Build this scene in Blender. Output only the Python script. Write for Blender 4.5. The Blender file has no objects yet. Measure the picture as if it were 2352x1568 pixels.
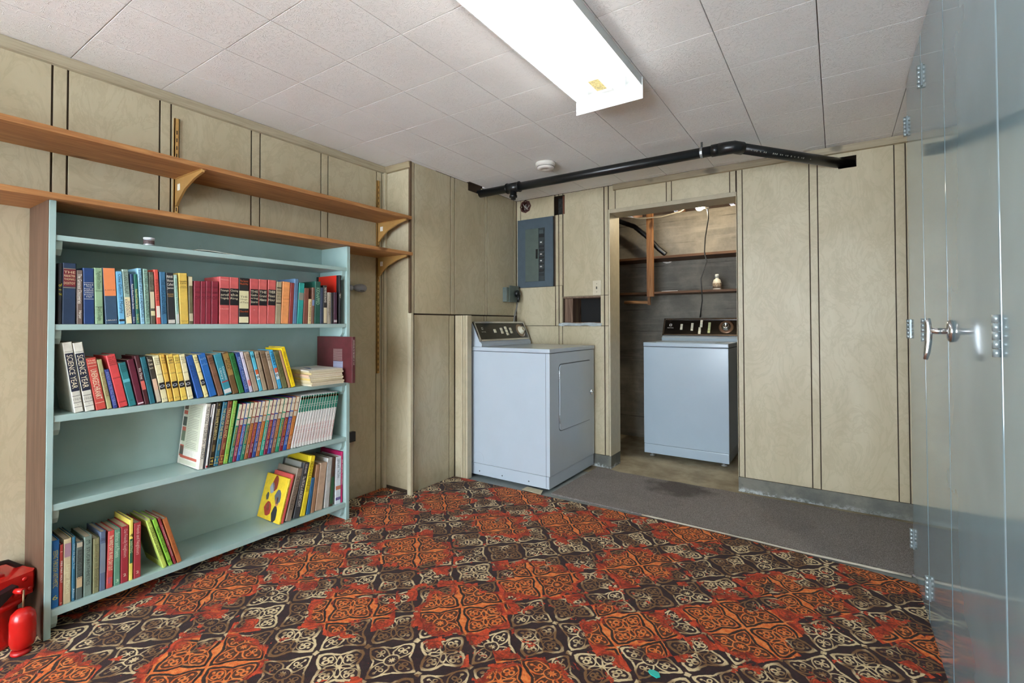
import bpy, bmesh, math, random
from mathutils import Vector, Matrix, Euler
random.seed(7)
S = bpy.context.scene
COL = S.collection

# ------------------------------------------------------------------ camera
F, CX, CY = 1112.72, 1176.0, 724.66
yaw, pitch, roll = math.radians(-33.819), math.radians(0.967), math.radians(-0.128)
fw = Vector((math.sin(yaw)*math.cos(pitch), math.cos(yaw)*math.cos(pitch), math.sin(pitch)))
r0 = Vector((math.cos(yaw), -math.sin(yaw), 0)); u0 = r0.cross(fw)
rt = math.cos(roll)*r0 + math.sin(roll)*u0
up = -math.sin(roll)*r0 + math.cos(roll)*u0
CAM = Vector((0, 0, 1.115))
cd = bpy.data.cameras.new('camera'); cam = bpy.data.objects.new('camera', cd); COL.objects.link(cam)
cam.matrix_world = Matrix(((rt.x, up.x, -fw.x, CAM.x), (rt.y, up.y, -fw.y, CAM.y), (rt.z, up.z, -fw.z, CAM.z), (0, 0, 0, 1)))
cd.sensor_width = 36; cd.sensor_fit = 'HORIZONTAL'; cd.lens = F/2352*36; cd.shift_y = -(784-CY)/2352
cd.clip_start = 0.02
S.camera = cam
S.view_settings.view_transform = 'Standard'; S.view_settings.look = 'None'
S.view_settings.gamma = 1; S.view_settings.use_curve_mapping = False
S.view_settings.exposure = 0.38
W = bpy.data.worlds.new('world'); S.world = W; W.use_nodes = True
W.node_tree.nodes['Background'].inputs[0].default_value = (.80, .90, 1.0, 1)     # overcast daylight beyond the unseen rear window
W.node_tree.nodes['Background'].inputs[1].default_value = 18.0
TUBE_POWER = 6.0      # fluorescent tube emission
BULB_POWER = 480.0     # closet bulb emission

def pray(x, y): return (x-CX)/F*rt - (y-CY)/F*up + fw
def on(x, y, ax, v):
    d = pray(x, y); t = (v-CAM[ax])/d[ax]; return CAM + t*d
def PX(x, y, v): return on(x, y, 0, v)
def PY(x, y, v): return on(x, y, 1, v)
def PZ(x, y, v): return on(x, y, 2, v)
def yat(xp, X, z):
    k = (xp-CX)/F; dx = X-CAM.x; dz = z-CAM.z; a = rt-k*fw
    return -(dx*a.x+dz*a.z)/a.y

# ------------------------------------------------------------------ shared sizes
XL, XW, YB, ZC = -2.56, -2.315, 3.53, 2.185      # left wall, jogged-out left wall, back wall, ceiling
YJ = 2.265                                        # jog in the left wall
XR, YR = 0.80, -2.70                              # right wall, wall behind the camera
YCB = 4.68                                        # closet back wall
DX0, DX1, DZ = -1.449, -0.553, 1.968              # closet doorway

# ------------------------------------------------------------------ node helpers
class N:
    def __init__(s, nt, sock): s.nt = nt; s.s = sock
    def _m(s, op, *o):
        n = s.nt.nodes.new('ShaderNodeMath'); n.operation = op
        for i, v in enumerate((s,)+o):
            if isinstance(v, N): s.nt.links.new(v.s, n.inputs[i])
            else: n.inputs[i].default_value = v
        return N(s.nt, n.outputs[0])
    def __add__(s, o): return s._m('ADD', o)
    def __radd__(s, o): return s._m('ADD', o)
    def __sub__(s, o): return s._m('SUBTRACT', o)
    def __rsub__(s, o): return (s*-1.0)+o
    def __mul__(s, o): return s._m('MULTIPLY', o)
    def __rmul__(s, o): return s._m('MULTIPLY', o)
    def __truediv__(s, o): return s._m('DIVIDE', o)
    def abs(s): return s._m('ABSOLUTE')
    def floor(s): return s._m('FLOOR')
    def fract(s): return s._m('FRACT')
    def sin(s): return s._m('SINE')
    def cos(s): return s._m('COSINE')
    def sqrt(s): return s._m('SQRT')
    def max(s, o): return s._m('MAXIMUM', o)
    def min(s, o): return s._m('MINIMUM', o)
    def atan2(s, o): return s._m('ARCTAN2', o)
    def lt(s, v, w=0.02):           # soft s < v
        return s.step(v+w, v-w)
    def gt(s, v, w=0.02): return s.step(v-w, v+w)
    def step(s, a, b):
        n = s.nt.nodes.new('ShaderNodeMapRange'); n.interpolation_type = 'SMOOTHSTEP'
        s.nt.links.new(s.s, n.inputs[0])
        if a <= b: n.inputs[1].default_value = a; n.inputs[2].default_value = b; n.inputs[3].default_value = 0; n.inputs[4].default_value = 1
        else: n.inputs[1].default_value = b; n.inputs[2].default_value = a; n.inputs[3].default_value = 1; n.inputs[4].default_value = 0
        return N(s.nt, n.outputs[0])
def hyp(a, b): return (a*a+b*b).sqrt()
def cmix(nt, f, a, b):
    n = nt.nodes.new('ShaderNodeMix'); n.data_type = 'RGBA'
    for i, v in ((0, f), (6, a), (7, b)):
        if isinstance(v, N): nt.links.new(v.s, n.inputs[i])
        elif isinstance(v, tuple): n.inputs[i].default_value = (*v[:3], 1)
        else: n.inputs[i].default_value = v
    return N(nt, n.outputs[2])
def noise(nt, vec, scale, detail=3, rough=.5, dist=0):
    n = nt.nodes.new('ShaderNodeTexNoise'); n.inputs['Scale'].default_value = scale
    n.inputs['Detail'].default_value = detail; n.inputs['Roughness'].default_value = rough; n.inputs['Distortion'].default_value = dist
    if vec is not None: nt.links.new(vec.s, n.inputs['Vector'])
    return N(nt, n.outputs['Fac'])
def pos(nt, kind='pos', scale=None):
    if kind == 'pos': o = nt.nodes.new('ShaderNodeNewGeometry').outputs['Position']
    else: o = nt.nodes.new('ShaderNodeTexCoord').outputs['Object']
    if scale:
        m = nt.nodes.new('ShaderNodeMapping'); m.inputs['Scale'].default_value = scale
        nt.links.new(o, m.inputs['Vector']); o = m.outputs[0]
    return N(nt, o)
def sep(nt, v):
    n = nt.nodes.new('ShaderNodeSeparateXYZ'); nt.links.new(v.s, n.inputs[0])
    return [N(nt, o) for o in n.outputs]
def base_mat(name, rough=.5, metal=0, spec=.5):
    m = bpy.data.materials.new(name); m.use_nodes = True; nt = m.node_tree
    b = nt.nodes['Principled BSDF']
    b.inputs['Roughness'].default_value = rough; b.inputs['Metallic'].default_value = metal
    b.inputs['Specular IOR Level'].default_value = spec
    return m, nt, b
def bump(nt, b, h, strength=.3, dist=.002):
    n = nt.nodes.new('ShaderNodeBump'); n.inputs['Strength'].default_value = strength; n.inputs['Distance'].default_value = dist
    nt.links.new(h.s, n.inputs['Height']); nt.links.new(n.outputs[0], b.inputs['Normal'])
MATS = {}
def srgb(c):
    if isinstance(c, str):
        c = tuple(int(c[i:i+2], 16)/255 for i in (0, 2, 4))
        return tuple(v/12.92 if v <= .04045 else ((v+.055)/1.055)**2.4 for v in c)
    return c
def pm(c, rough=.5, metal=0, var=.12, scale=18, spec=.5, kind='pos', bmp=0, bscale=200):
    """plain procedural material: base colour with slight noise variation"""
    key = (c, rough, metal, var, scale, spec, kind, bmp)
    if key in MATS: return MATS[key]
    col = srgb(c)
    m, nt, b = base_mat('paint_%s' % (c if isinstance(c, str) else len(MATS)), rough, metal, spec)
    p = pos(nt, kind)
    n = noise(nt, p, scale, 4, .6)
    lo = tuple(v*(1-var) for v in col); hi = tuple(min(1, v*(1+var)) for v in col)
    nt.links.new(cmix(nt, n.step(.3, .7), lo, hi).s, b.inputs['Base Color'])
    if bmp: bump(nt, b, noise(nt, p, bscale, 3), bmp)
    MATS[key] = m; return m
def emit_mat(name, col, strength):
    m = bpy.data.materials.new(name); m.use_nodes = True; nt = m.node_tree
    b = nt.nodes['Principled BSDF']; b.inputs['Base Color'].default_value = (.9, .9, .9, 1)
    b.inputs['Emission Color'].default_value = (*col, 1); b.inputs['Emission Strength'].default_value = strength
    return m
def wood_mat(name, lo, hi, axis=1, dark=None, rough=.55, freq=1.0):
    m, nt, b = base_mat(name, rough, 0, .3)
    sc = [14*freq, 14*freq, 14*freq]; sc[axis] = 1.1*freq
    p = pos(nt, 'pos', sc)
    g = noise(nt, p, 2.2, 5, .6, 1.2)
    sc2 = [60, 60, 60]; sc2[axis] = 2.5
    g2 = noise(nt, pos(nt, 'pos', sc2), 3.0, 3, .6)
    c = cmix(nt, g.step(.3, .72), srgb(lo), srgb(hi))
    c = cmix(nt, g2.step(.45, .8)*.45, c, tuple(v*.55 for v in srgb(lo)))
    k = noise(nt, pos(nt, 'pos', [3.5 if i != axis else 2.2 for i in range(3)]), 2.4, 1, .3)
    c = cmix(nt, k.step(.70, .78)*.75, c, tuple(v*.3 for v in srgb(dark or lo)))
    nt.links.new(c.s, b.inputs['Base Color'])
    bump(nt, b, g2, .15, .001)
    return m

# ------------------------------------------------------------------ mesh helpers
class MB:
    """collects shapes with material slots into one mesh"""
    def __init__(s): s.v = []; s.f = []; s.m = []; s.sm = []
    def add(s, vs, fs, mi=0, smooth=False):
        o = len(s.v); s.v += [tuple(v) for v in vs]
        for f in fs: s.f.append([i+o for i in f]); s.m.append(mi); s.sm.append(smooth)
        return s
    def box(s, x0, x1, y0, y1, z0, z1, mi=0, bev=0):
        x0, x1 = min(x0, x1), max(x0, x1); y0, y1 = min(y0, y1), max(y0, y1); z0, z1 = min(z0, z1), max(z0, z1)
        if bev <= 0:
            vs = [(x, y, z) for z in (z0, z1) for y in (y0, y1) for x in (x0, x1)]
            return s.add(vs, [(0, 2, 3, 1), (4, 5, 7, 6), (0, 1, 5, 4), (2, 6, 7, 3), (0, 4, 6, 2), (1, 3, 7, 5)], mi)
        b = min(bev, (x1-x0)*.45, (y1-y0)*.45, (z1-z0)*.45)
        bm = bmesh.new()
        bmesh.ops.create_cube(bm, size=1)
        for v in bm.verts:
            v.co = Vector(((x0+x1)/2+v.co.x*(x1-x0), (y0+y1)/2+v.co.y*(y1-y0), (z0+z1)/2+v.co.z*(z1-z0)))
        bmesh.ops.bevel(bm, geom=list(bm.edges), offset=b, segments=2, profile=.7, affect='EDGES')
        return s.addbm(bm, mi, False)
    def addbm(s, bm, mi=0, smooth=False):
        bm.verts.ensure_lookup_table(); bm.verts.index_update()
        s.add([v.co[:] for v in bm.verts], [[v.index for v in f.verts] for f in bm.faces], mi, smooth); bm.free(); return s
    def prism(s, poly, a0, a1, axis=2, mi=0):
        """poly in the other two axes (cyclic order), extruded along axis"""
        n = len(poly)
        def P(p, a):
            if axis == 2: return (p[0], p[1], a)
            if axis == 0: return (a, p[0], p[1])
            return (p[0], a, p[1])
        vs = [P(p, a0) for p in poly]+[P(p, a1) for p in poly]
        fs = [list(range(n))[::-1], list(range(n, 2*n))]+[(i, (i+1) % n, n+(i+1) % n, n+i) for i in range(n)]
        return s.add(vs, fs, mi)
    def tube(s, pts, r, seg=12, mi=0, cap=True, radii=None):
        pts = [Vector(p) for p in pts]; n = len(pts); vs = []
        ref = None
        for i, p in enumerate(pts):
            t = (pts[min(i+1, n-1)]-pts[max(i-1, 0)]).normalized()
            if ref is None:
                ref = Vector((0, 0, 1)) if abs(t.z) < .9 else Vector((1, 0, 0))
            a = (ref-t*ref.dot(t)).normalized(); ref = a
            b = t.cross(a); rr = radii[i] if radii else r
            vs += [p+rr*(math.cos(2*math.pi*k/seg)*a+math.sin(2*math.pi*k/seg)*b) for k in range(seg)]
        fs = [(i*seg+k, i*seg+(k+1) % seg, (i+1)*seg+(k+1) % seg, (i+1)*seg+k) for i in range(n-1) for k in range(seg)]
        s.add(vs, fs, mi, True)
        if cap:
            o = len(s.v)-len(vs)
            s.f.append([o+k for k in range(seg)][::-1]); s.m.append(mi); s.sm.append(False)
            s.f.append([o+(n-1)*seg+k for k in range(seg)]); s.m.append(mi); s.sm.append(False)
        return s
    def lathe(s, prof, seg=24, mi=0, M=None, smooth=True, ring=False):
        """prof list of (r,z) about local z; M places it"""
        vs = []; M = M or Matrix()
        for r, z in prof:
            for k in range(seg):
                a = 2*math.pi*k/seg; vs.append(M @ Vector((r*math.cos(a), r*math.sin(a), z)))
        n = len(prof)
        fs = [(i*seg+k, i*seg+(k+1) % seg, (i+1)*seg+(k+1) % seg, (i+1)*seg+k) for i in range(n-1) for k in range(seg)]
        if ring: fs += [((n-1)*seg+k, (n-1)*seg+(k+1) % seg, (k+1) % seg, k) for k in range(seg)]
        elif prof[0][0] > 1e-5: fs.append([k for k in range(seg)][::-1])
        if not ring and prof[-1][0] > 1e-5: fs.append([(n-1)*seg+k for k in range(seg)])
        return s.add(vs, fs, mi, smooth)
    def mesh(s, name):
        me = bpy.data.meshes.new(name); me.from_pydata(s.v, [], s.f)
        for p, m, sm in zip(me.polygons, s.m, s.sm): p.material_index = m; p.use_smooth = sm
        me.validate()
        bm = bmesh.new(); bm.from_mesh(me); bmesh.ops.recalc_face_normals(bm, faces=bm.faces); bm.to_mesh(me); bm.free()
        me.update(); return me
    def build(s, name, mats, parent=None, loc=None, rot=None):
        me = s.mesh(name)
        for m in (mats if isinstance(mats, (list, tuple)) else [mats]): me.materials.append(m)
        return link(name, me, parent, loc, rot)
def link(name, data, parent=None, loc=None, rot=None):
    o = bpy.data.objects.new(name, data); COL.objects.link(o)
    if parent: o.parent = parent
    if loc is not None: o.location = loc
    if rot is not None: o.rotation_euler = rot
    return o
def thing(name, label, cat, loc=(0, 0, 0), rot=(0, 0, 0), group=None):
    o = link(name, None, None, loc, rot); o.empty_display_size = .05
    return tag(o, label, cat, group)
def tag(o, label, cat, group=None):
    o['label'] = label; o['category'] = cat
    if group: o['group'] = group
    return o
def struct(o): o['kind'] = 'structure'; return o
def B(*a, **k): return MB().box(*a, **k)
def along(p0, p1):
    """matrix putting local z along p0->p1, origin p0"""
    d = (Vector(p1)-Vector(p0)).normalized(); q = Vector((0, 0, 1)).rotation_difference(d)
    return Matrix.Translation(Vector(p0)) @ q.to_matrix().to_4x4()

_tc = {}
def text_raw(s):
    if s not in _tc:
        cu = bpy.data.curves.new('t', 'FONT'); cu.body = s; cu.resolution_u = 2; cu.align_x = 'CENTER'
        ob = bpy.data.objects.new('t', cu)
        me = bpy.data.meshes.new_from_object(ob)
        vs = [v.co.copy() for v in me.vertices]; fs = [list(p.vertices) for p in me.polygons]
        bpy.data.objects.remove(ob); bpy.data.curves.remove(cu); bpy.data.meshes.remove(me)
        xs = [v.x for v in vs]; ys = [v.y for v in vs]
        cx, cy = (min(xs)+max(xs))/2, (min(ys)+max(ys))/2
        _tc[s] = ([(v.x-cx, v.y-cy) for v in vs], fs, max(xs)-min(xs), max(ys)-min(ys))
    return _tc[s]
def text_into(mb, s, o, ex, ey, w, h, mi=0):
    """flat lettering s centred at o, in the plane ex,ey, fitted into w x h"""
    vs, fs, tw, th = text_raw(s)
    sx, sy = w/tw, h/th
    sx = min(sx, sy*1.5); sy = min(sy, sx*2.2)
    o, ex, ey = Vector(o), Vector(ex), Vector(ey)
    return mb.add([o+ex*(x*sx)+ey*(y*sy) for x, y in vs], fs, mi)

# ------------------------------------------------------------------ materials
def panel_material():
    m, nt, b = base_mat('marbled_panel', .42, 0, .4)
    p = pos(nt, 'pos', (1, 1, .55))
    big = noise(nt, p, 2.6, 4, .6, .8)
    vein = noise(nt, p, 7, 6, .65, 2.2)
    c = cmix(nt, big.step(.32, .68), srgb('B5A98C'), srgb('C1B79C'))
    v = (vein-.5).abs()
    c = cmix(nt, v.step(.07, .0)*.26, c, srgb('9C8F72'))
    c = cmix(nt, noise(nt, pos(nt, 'pos', (1, 1, .3)), 9, 5, .6, .8).step(.5, .78)*.35, c, srgb('A2967A'))
    z = sep(nt, pos(nt))[2]
    d = noise(nt, pos(nt), 9, 4, .6)
    c = cmix(nt, (z+d*.25).step(.28, .12)*.55, c, srgb('8D8268'))       # grime line near the floor
    nt.links.new(c.s, b.inputs['Base Color'])
    bump(nt, b, noise(nt, p, 60, 3), .05, .001)
    return m
PANEL = panel_material()
PANELBACK = pm('3A2C1E', .8, var=.2)
TRIM = wood_mat('trim_wood_greyed', 'A39880', 'B5AA92', 1, rough=.5)
TRIMX = wood_mat('trim_wood_brown', '8F8066', 'A49678', 0, rough=.5)
CREAMTRIM = pm('B9AF94', .45, var=.06)
PINE = wood_mat('pine_board', '98653C', 'BA8854', 1, '8A5630')
PINEZ = wood_mat('pine_upright', '523C2C', '6A5040', 2, '4A3424')
PINEX = wood_mat('pine_cross_board', '4A3220', '664830', 0, '3A2212')
POSTW = wood_mat('pine_post', '7E5434', '9A7048', 2, '5A3820')
BRASS = pm('C49A5B', .38, .35, var=.06)
BRASSLT = pm('D6BE8C', .4, .2, var=.06)
DARK = pm('0C0B0A', .8, var=.1)

def teal_material():
    m, nt, b = base_mat('teal_gloss_paint', .3, 0, .5)
    p = pos(nt)
    c = cmix(nt, noise(nt, p, 4, 3).step(.35, .65), srgb('98B3AF'), srgb('A5BFBC'))
    s = noise(nt, pos(nt, 'pos', (1, 1, 2.5)), 55, 4, .6).step(.70, .74)
    c = cmix(nt, s*.55, c, srgb('5F7B74'))
    nt.links.new(c.s, b.inputs['Base Color'])
    bump(nt, b, noise(nt, pos(nt, 'pos', (1, .15, 1)), 90, 3), .06, .001)
    return m
TEAL = teal_material()

def ceiling_material():
    m, nt, b = base_mat('embossed_ceiling_tile', .75, 0, .2)
    p = pos(nt)
    q = pos(nt, 'pos', (1, 1, 1))
    c = cmix(nt, noise(nt, p, 2, 3).step(.3, .7), srgb('F0EEEB'), srgb('F6F5F2'))
    nt.links.new(c.s, b.inputs['Base Color'])
    w = noise(nt, q, 26, 2, .55, 2.6)
    ridge = (w-.5).abs().step(.035, .0)
    h = ridge*.9+noise(nt, p, 90, 2, .6)*.18
    bump(nt, b, h, .5, .005)
    return m
CEIL = ceiling_material()

def concrete(name, lo, hi, white=0, rough=.85, lines=False):
    m, nt, b = base_mat(name, rough, 0, .25)
    p = pos(nt)
    c = cmix(nt, noise(nt, p, 5, 6, .65).step(.3, .7), srgb(lo), srgb(hi))
    c = cmix(nt, noise(nt, p, 45, 4, .7).step(.6, .8)*.5, c, tuple(v*.55 for v in srgb(lo)))
    if lines:      # board-marked pours
        z = sep(nt, p)[2]
        zz = z+noise(nt, pos(nt, 'pos', (1, 1, 3)), 3, 3)*.02
        l = ((zz/.21).fract()-.5).abs().step(.47, .50)
        c = cmix(nt, l*noise(nt, pos(nt, 'pos', (.8, .8, 4)), 6, 4).step(.4, .65)*.8, c, tuple(v*.4 for v in srgb(lo)))
        st = noise(nt, pos(nt, 'pos', (.5, .5, 6)), 4, 5, .6).step(.5, .75)
        c = cmix(nt, st*.35, c, tuple(min(1, v*1.5) for v in srgb(hi)))
    if white:      # lime bloom along the foot
        z = sep(nt, p)[2]; x = sep(nt, p)[0]
        f = noise(nt, p, 30, 6, .75).step(.42, .6)
        c = cmix(nt, (z-.030+noise(nt, p, 6, 3)*.05).abs().step(.030, .004)*f*(x*.5).step(.35, -.35)*white, c, srgb('C9D0D2'))
    nt.links.new(c.s, b.inputs['Base Color'])
    bump(nt, b, noise(nt, p, 70, 5, .7), .35, .003)
    return m
CONC = concrete('bare_concrete', '6E6A62', '8A8478', lines=True)
CURB = concrete('concrete_curb', '5C5E59', '7C7A70', white=.75)
FLOORGREY = concrete('grey_painted_slab', '7E8787', '959D9C', rough=.6)
FLOORBEIGE = concrete('worn_beige_slab', '8C8068', 'B4A88C', rough=.7)

def carpet_material():
    m, nt, b = base_mat('medallion_carpet', .95, 0, .1)
    P = pos(nt)
    x0, y0, z0 = sep(nt, P)
    k = 2**-.5
    dn = nt.nodes.new('ShaderNodeTexNoise'); dn.inputs['Scale'].default_value = 26; dn.inputs['Detail'].default_value = 3
    nt.links.new(P.s, dn.inputs['Vector'])
    sc = nt.nodes.new('ShaderNodeSeparateColor'); nt.links.new(dn.outputs['Color'], sc.inputs[0])
    da, db = N(nt, sc.outputs[0])-.5, N(nt, sc.outputs[1])-.5
    a = ((x0+y0)*k+.078)*(1/.1665)
    w = ((y0-x0)*k-1.658)*(1/.1667)
    a0, w0 = a, w
    a = a+da*.10; w = w+db*.10
    ia, iw = (a+.5).floor(), (w+.5).floor()
    x, y = (a-ia)*2, (w-iw)*2
    par = ((ia+iw)*.5).fract()*2                 # 0 ring medallion, 1 cross medallion
    X, Y = x.abs(), y.abs()
    M, t = X.max(Y), X.min(Y)
    d, q = (X+Y)*k, ((X-Y)*k).abs()
    r = hyp(X, Y)
    th = y.atan2(x)
    aa = .025
    # ring medallion: four pointed petals round a rosette
    e = M-((t*1.9).sin()*.15+.76)
    pe = hyp((d-.66)*(1/.47), q*(1/.31))-1
    pet = pe.lt(-.10, .04)
    fill = e.lt(0, aa)
    A = fill*((e+.045).abs().lt(.045, .02).max(pe.abs().lt(.10, .04)).max(r.lt(.33, .02)))
    dia = ((M-.62).abs()+t*1.1).lt(.10, aa)
    A = A*(1-dia)
    A = A*(1-(r-.245).abs().lt(.028, .012))
    ros = r-((th*8).cos()*.035+.13)
    A = A*(1-r.lt(.22, .012)*(1-ros.lt(0, .02)))
    s1 = (hyp(d-.62, q-.115)-.085).abs().lt(.028, .015)
    s2 = hyp(d-.90, q).lt(.06, .02)
    s3 = q.lt(.022, .012)*(d-.62).abs().lt(.22, .03)
    A = A.max(pet*(s1.max(s2).max(s3)))
    # cross medallion: broad scalloped outline, scrolled lobes, open cross
    eb = M-((t*2.4+.15).sin()*.19+.70)
    Bv = eb.lt(0, aa)*eb.gt(-.11, aa)
    lobe = hyp((d-.66)*(1/.34), q*(1/.26))-1
    Bv = Bv*(1-lobe.lt(-.05, .05))
    b1 = (hyp(d-.62, q-.11)-.10).abs().lt(.036, .015)
    b2 = hyp(d-.84, q).lt(.075, .02)
    b3 = hyp(d-.45, q).lt(.06, .02)
    cr = hyp((M-.30)*(1/.25), t*(1/.10))-1
    b4 = cr.abs().lt(.24, .06)
    b5 = (lobe-.12).abs().lt(.07, .03)*eb.lt(-.1, .02)
    Bv = Bv.max(eb.lt(-.03, .02)*(b1.max(b2).max(b3).max(b4).max(b5)))
    mot = A*(1-par)+Bv*par
    cor = ((1-X)+(1-Y)).lt(.15, .03)
    ink = mot.max(cor)
    # repeat of the warm clusters (half-drop repeat, in cells)
    s = (a0*2+w0*6)*(1/32.0); tt = (a0-w0)*(1/8.0)
    tp = 2*math.pi
    bm = None
    for (fa, fb, off) in ((1.5, 1.5, 0), (3.55, 2.4, -.15), (.5, 4.5, 0), (5.0, 0.0, -.25)):
        si = (2*fa+6*fb)/32.0; ti = (fa-fb)/8.0
        u1, u2 = (s-si)*tp, (tt-ti)*tp
        v = u1.cos()+u2.cos()+(u1+u2).cos()+off
        bm = v if bm is None else bm.max(v)
    n1 = noise(nt, P, 9, 3, .6)-.5
    n2 = noise(nt, P, 22, 4, .65)-.5
    n3 = noise(nt, P, 60, 3, .6)
    qv = nt.nodes.new('ShaderNodeCombineXYZ')
    nt.links.new((a*2).floor().s, qv.inputs[0]); nt.links.new((w*2).floor().s, qv.inputs[1])
    wn = nt.nodes.new('ShaderNodeTexWhiteNoise'); wn.noise_dimensions = '2D'; nt.links.new(qv.outputs[0], wn.inputs['Vector'])
    qr = N(nt, wn.outputs['Value'])-.5                       # each quarter motif takes its own dye
    warm = (bm+n1*2.6+n2*1.6+qr*1.5).step(1.77, 1.91)
    hot = (bm+n1*1.6+n2*.7+qr*.9).step(2.12, 2.27)
    blot = (n1*1.0+n2*1.3+bm*.10+qr*.12).step(.31, .36)      # stray red splashes
    # colours
    plum = cmix(nt, n3.step(.4, .7), srgb('2A1A1C'), srgb('3A2022'))
    ink_f = noise(nt, P, 11, 2, .5)
    cream = cmix(nt, (ink_f+qr*.22).step(.40, .60), srgb('805C38'), srgb('E4CDA0'))
    cool = cmix(nt, ink, plum, cream)
    oran = cmix(nt, n3.step(.35, .65), srgb('E06A28'), srgb('F2904A'))
    black = cmix(nt, n3.step(.3, .6), srgb('1E120C'), srgb('33221A'))
    edge = (1-M).lt(.13, .03)
    inside = (e*(1-par)+eb*par).lt(.02, .02)
    inv = cmix(nt, (1-ink)*.92*inside+ink*.06, oran, black)
    out = e.abs()*(1-par)+eb.abs()*par
    inv = cmix(nt, out.lt(.06, .02), inv, black)
    redc = cmix(nt, n2.step(-.14, .14), srgb('96290F'), srgb('DC4E24'))
    redc = cmix(nt, ink*.45, redc, black)
    redc = cmix(nt, noise(nt, P, 34, 4, .7).step(.52, .66)*.5, redc, srgb('5A2416'))
    c = cmix(nt, blot.max(warm), cool, redc)
    c = cmix(nt, hot, c, inv)
    pile = noise(nt, P, 420, 2, .6)
    c = cmix(nt, pile.step(.35, .75)*.35, c, (0.03, .018, .014))
    nt.links.new(c.s, b.inputs['Base Color'])
    bump(nt, b, pile+ink*.25, .6, .004)
    b.inputs['Sheen Weight'].default_value = .08
    return m
CARPET = carpet_material()

def grey_carpet_material():
    m, nt, b = base_mat('grey_loop_carpet', .95, 0, .1)
    P = pos(nt)
    f = noise(nt, pos(nt, 'pos', (1, 1, 1)), 330, 3, .7)
    c = cmix(nt, f.step(.38, .68), srgb('6A6461'), srgb('ACA6A2'))
    st = noise(nt, P, 2.2, 3, .5)
    c = cmix(nt, st.step(.52, .70)*.16, c, srgb('4A4440'))
    gx, gy_, _ = sep(nt, P)
    c = cmix(nt, (hyp((gx+.90)*.7, gy_-3.33)+(noise(nt, P, 9, 3)-.5)*.25).step(.20, .08)*.6, c, srgb('3E3834'))    # spill stain
    nt.links.new(c.s, b.inputs['Base Color'])
    bump(nt, b, f, .7, .004)
    return m
GREYCARPET = grey_carpet_material()

# ------------------------------------------------------------------ room shell
def grid_slab(mb, axis, c0, c1, a0, a1, z0, z1, holes=(), mi=0):
    """slab facing along axis (0: x, 1: y) between c0,c1 with rectangular holes (a0,a1,z0,z1)"""
    A = sorted({a0, a1, *[h[i] for h in holes for i in (0, 1) if a0 < h[i] < a1]})
    Zs = sorted({z0, z1, *[h[i] for h in holes for i in (2, 3) if z0 < h[i] < z1]})
    def solid(i, j):
        if i < 0 or j < 0 or i >= len(A)-1 or j >= len(Zs)-1: return False
        ca, cz = (A[i]+A[i+1])/2, (Zs[j]+Zs[j+1])/2
        return not any(h[0] < ca < h[1] and h[2] < cz < h[3] for h in holes)
    def P(c, a, z): return (c, a, z) if axis == 0 else (a, c, z)
    for i in range(len(A)-1):
        for j in range(len(Zs)-1):
            if not solid(i, j): continue
            a, b2, z, y = A[i], A[i+1], Zs[j], Zs[j+1]
            for c in (c0, c1): mb.add([P(c, a, z), P(c, b2, z), P(c, b2, y), P(c, a, y)], [(0, 1, 2, 3)], mi)
            if not solid(i-1, j): mb.add([P(c0, a, z), P(c1, a, z), P(c1, a, y), P(c0, a, y)], [(0, 1, 2, 3)], mi)
            if not solid(i+1, j): mb.add([P(c0, b2, z), P(c1, b2, z), P(c1, b2, y), P(c0, b2, y)], [(0, 1, 2, 3)], mi)
            if not solid(i, j-1): mb.add([P(c0, a, z), P(c1, a, z), P(c1, b2, z), P(c0, b2, z)], [(0, 1, 2, 3)], mi)
            if not solid(i, j+1): mb.add([P(c0, a, y), P(c1, a, y), P(c1, b2, y), P(c0, b2, y)], [(0, 1, 2, 3)], mi)
    return mb
def fixn(o):
    bm = bmesh.new(); bm.from_mesh(o.data); bmesh.ops.remove_doubles(bm, verts=bm.verts, dist=1e-5)
    bmesh.ops.recalc_face_normals(bm, faces=bm.faces); bm.to_mesh(o.data); bm.free(); return o
def panel(parent, axis, front, depth, a0, a1, z0, z1, holes=(), mat=None):
    """one sheet of wall panelling"""
    mb = MB()
    hs = [h for h in holes if h[0] < a1 and h[1] > a0 and h[2] < z1 and h[3] > z0]
    if hs: grid_slab(mb, axis, front, front+depth, a0, a1, z0, z1, hs); o = fixn(mb.build('panel', mat or PANEL, parent))
    else:
        c0, c1 = sorted((front, front+depth))
        if axis == 0: mb.box(c0, c1, a0, a1, z0, z1, bev=.0018)
        else: mb.box(a0, a1, c0, c1, z0, z1, bev=.0018)
        o = mb.build('panel', mat or PANEL, parent)
    return o
G = .0035   # half groove

# floor slabs
fl = struct(B(XL-.15, XR+.15, YR-.1, 3.36, -.12, 0).build('floor', FLOORGREY))
flc = struct(B(-2.6, XR+.15, 3.36, YCB+.15, -.12, 0).build('floor_closet', FLOORBEIGE))

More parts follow.
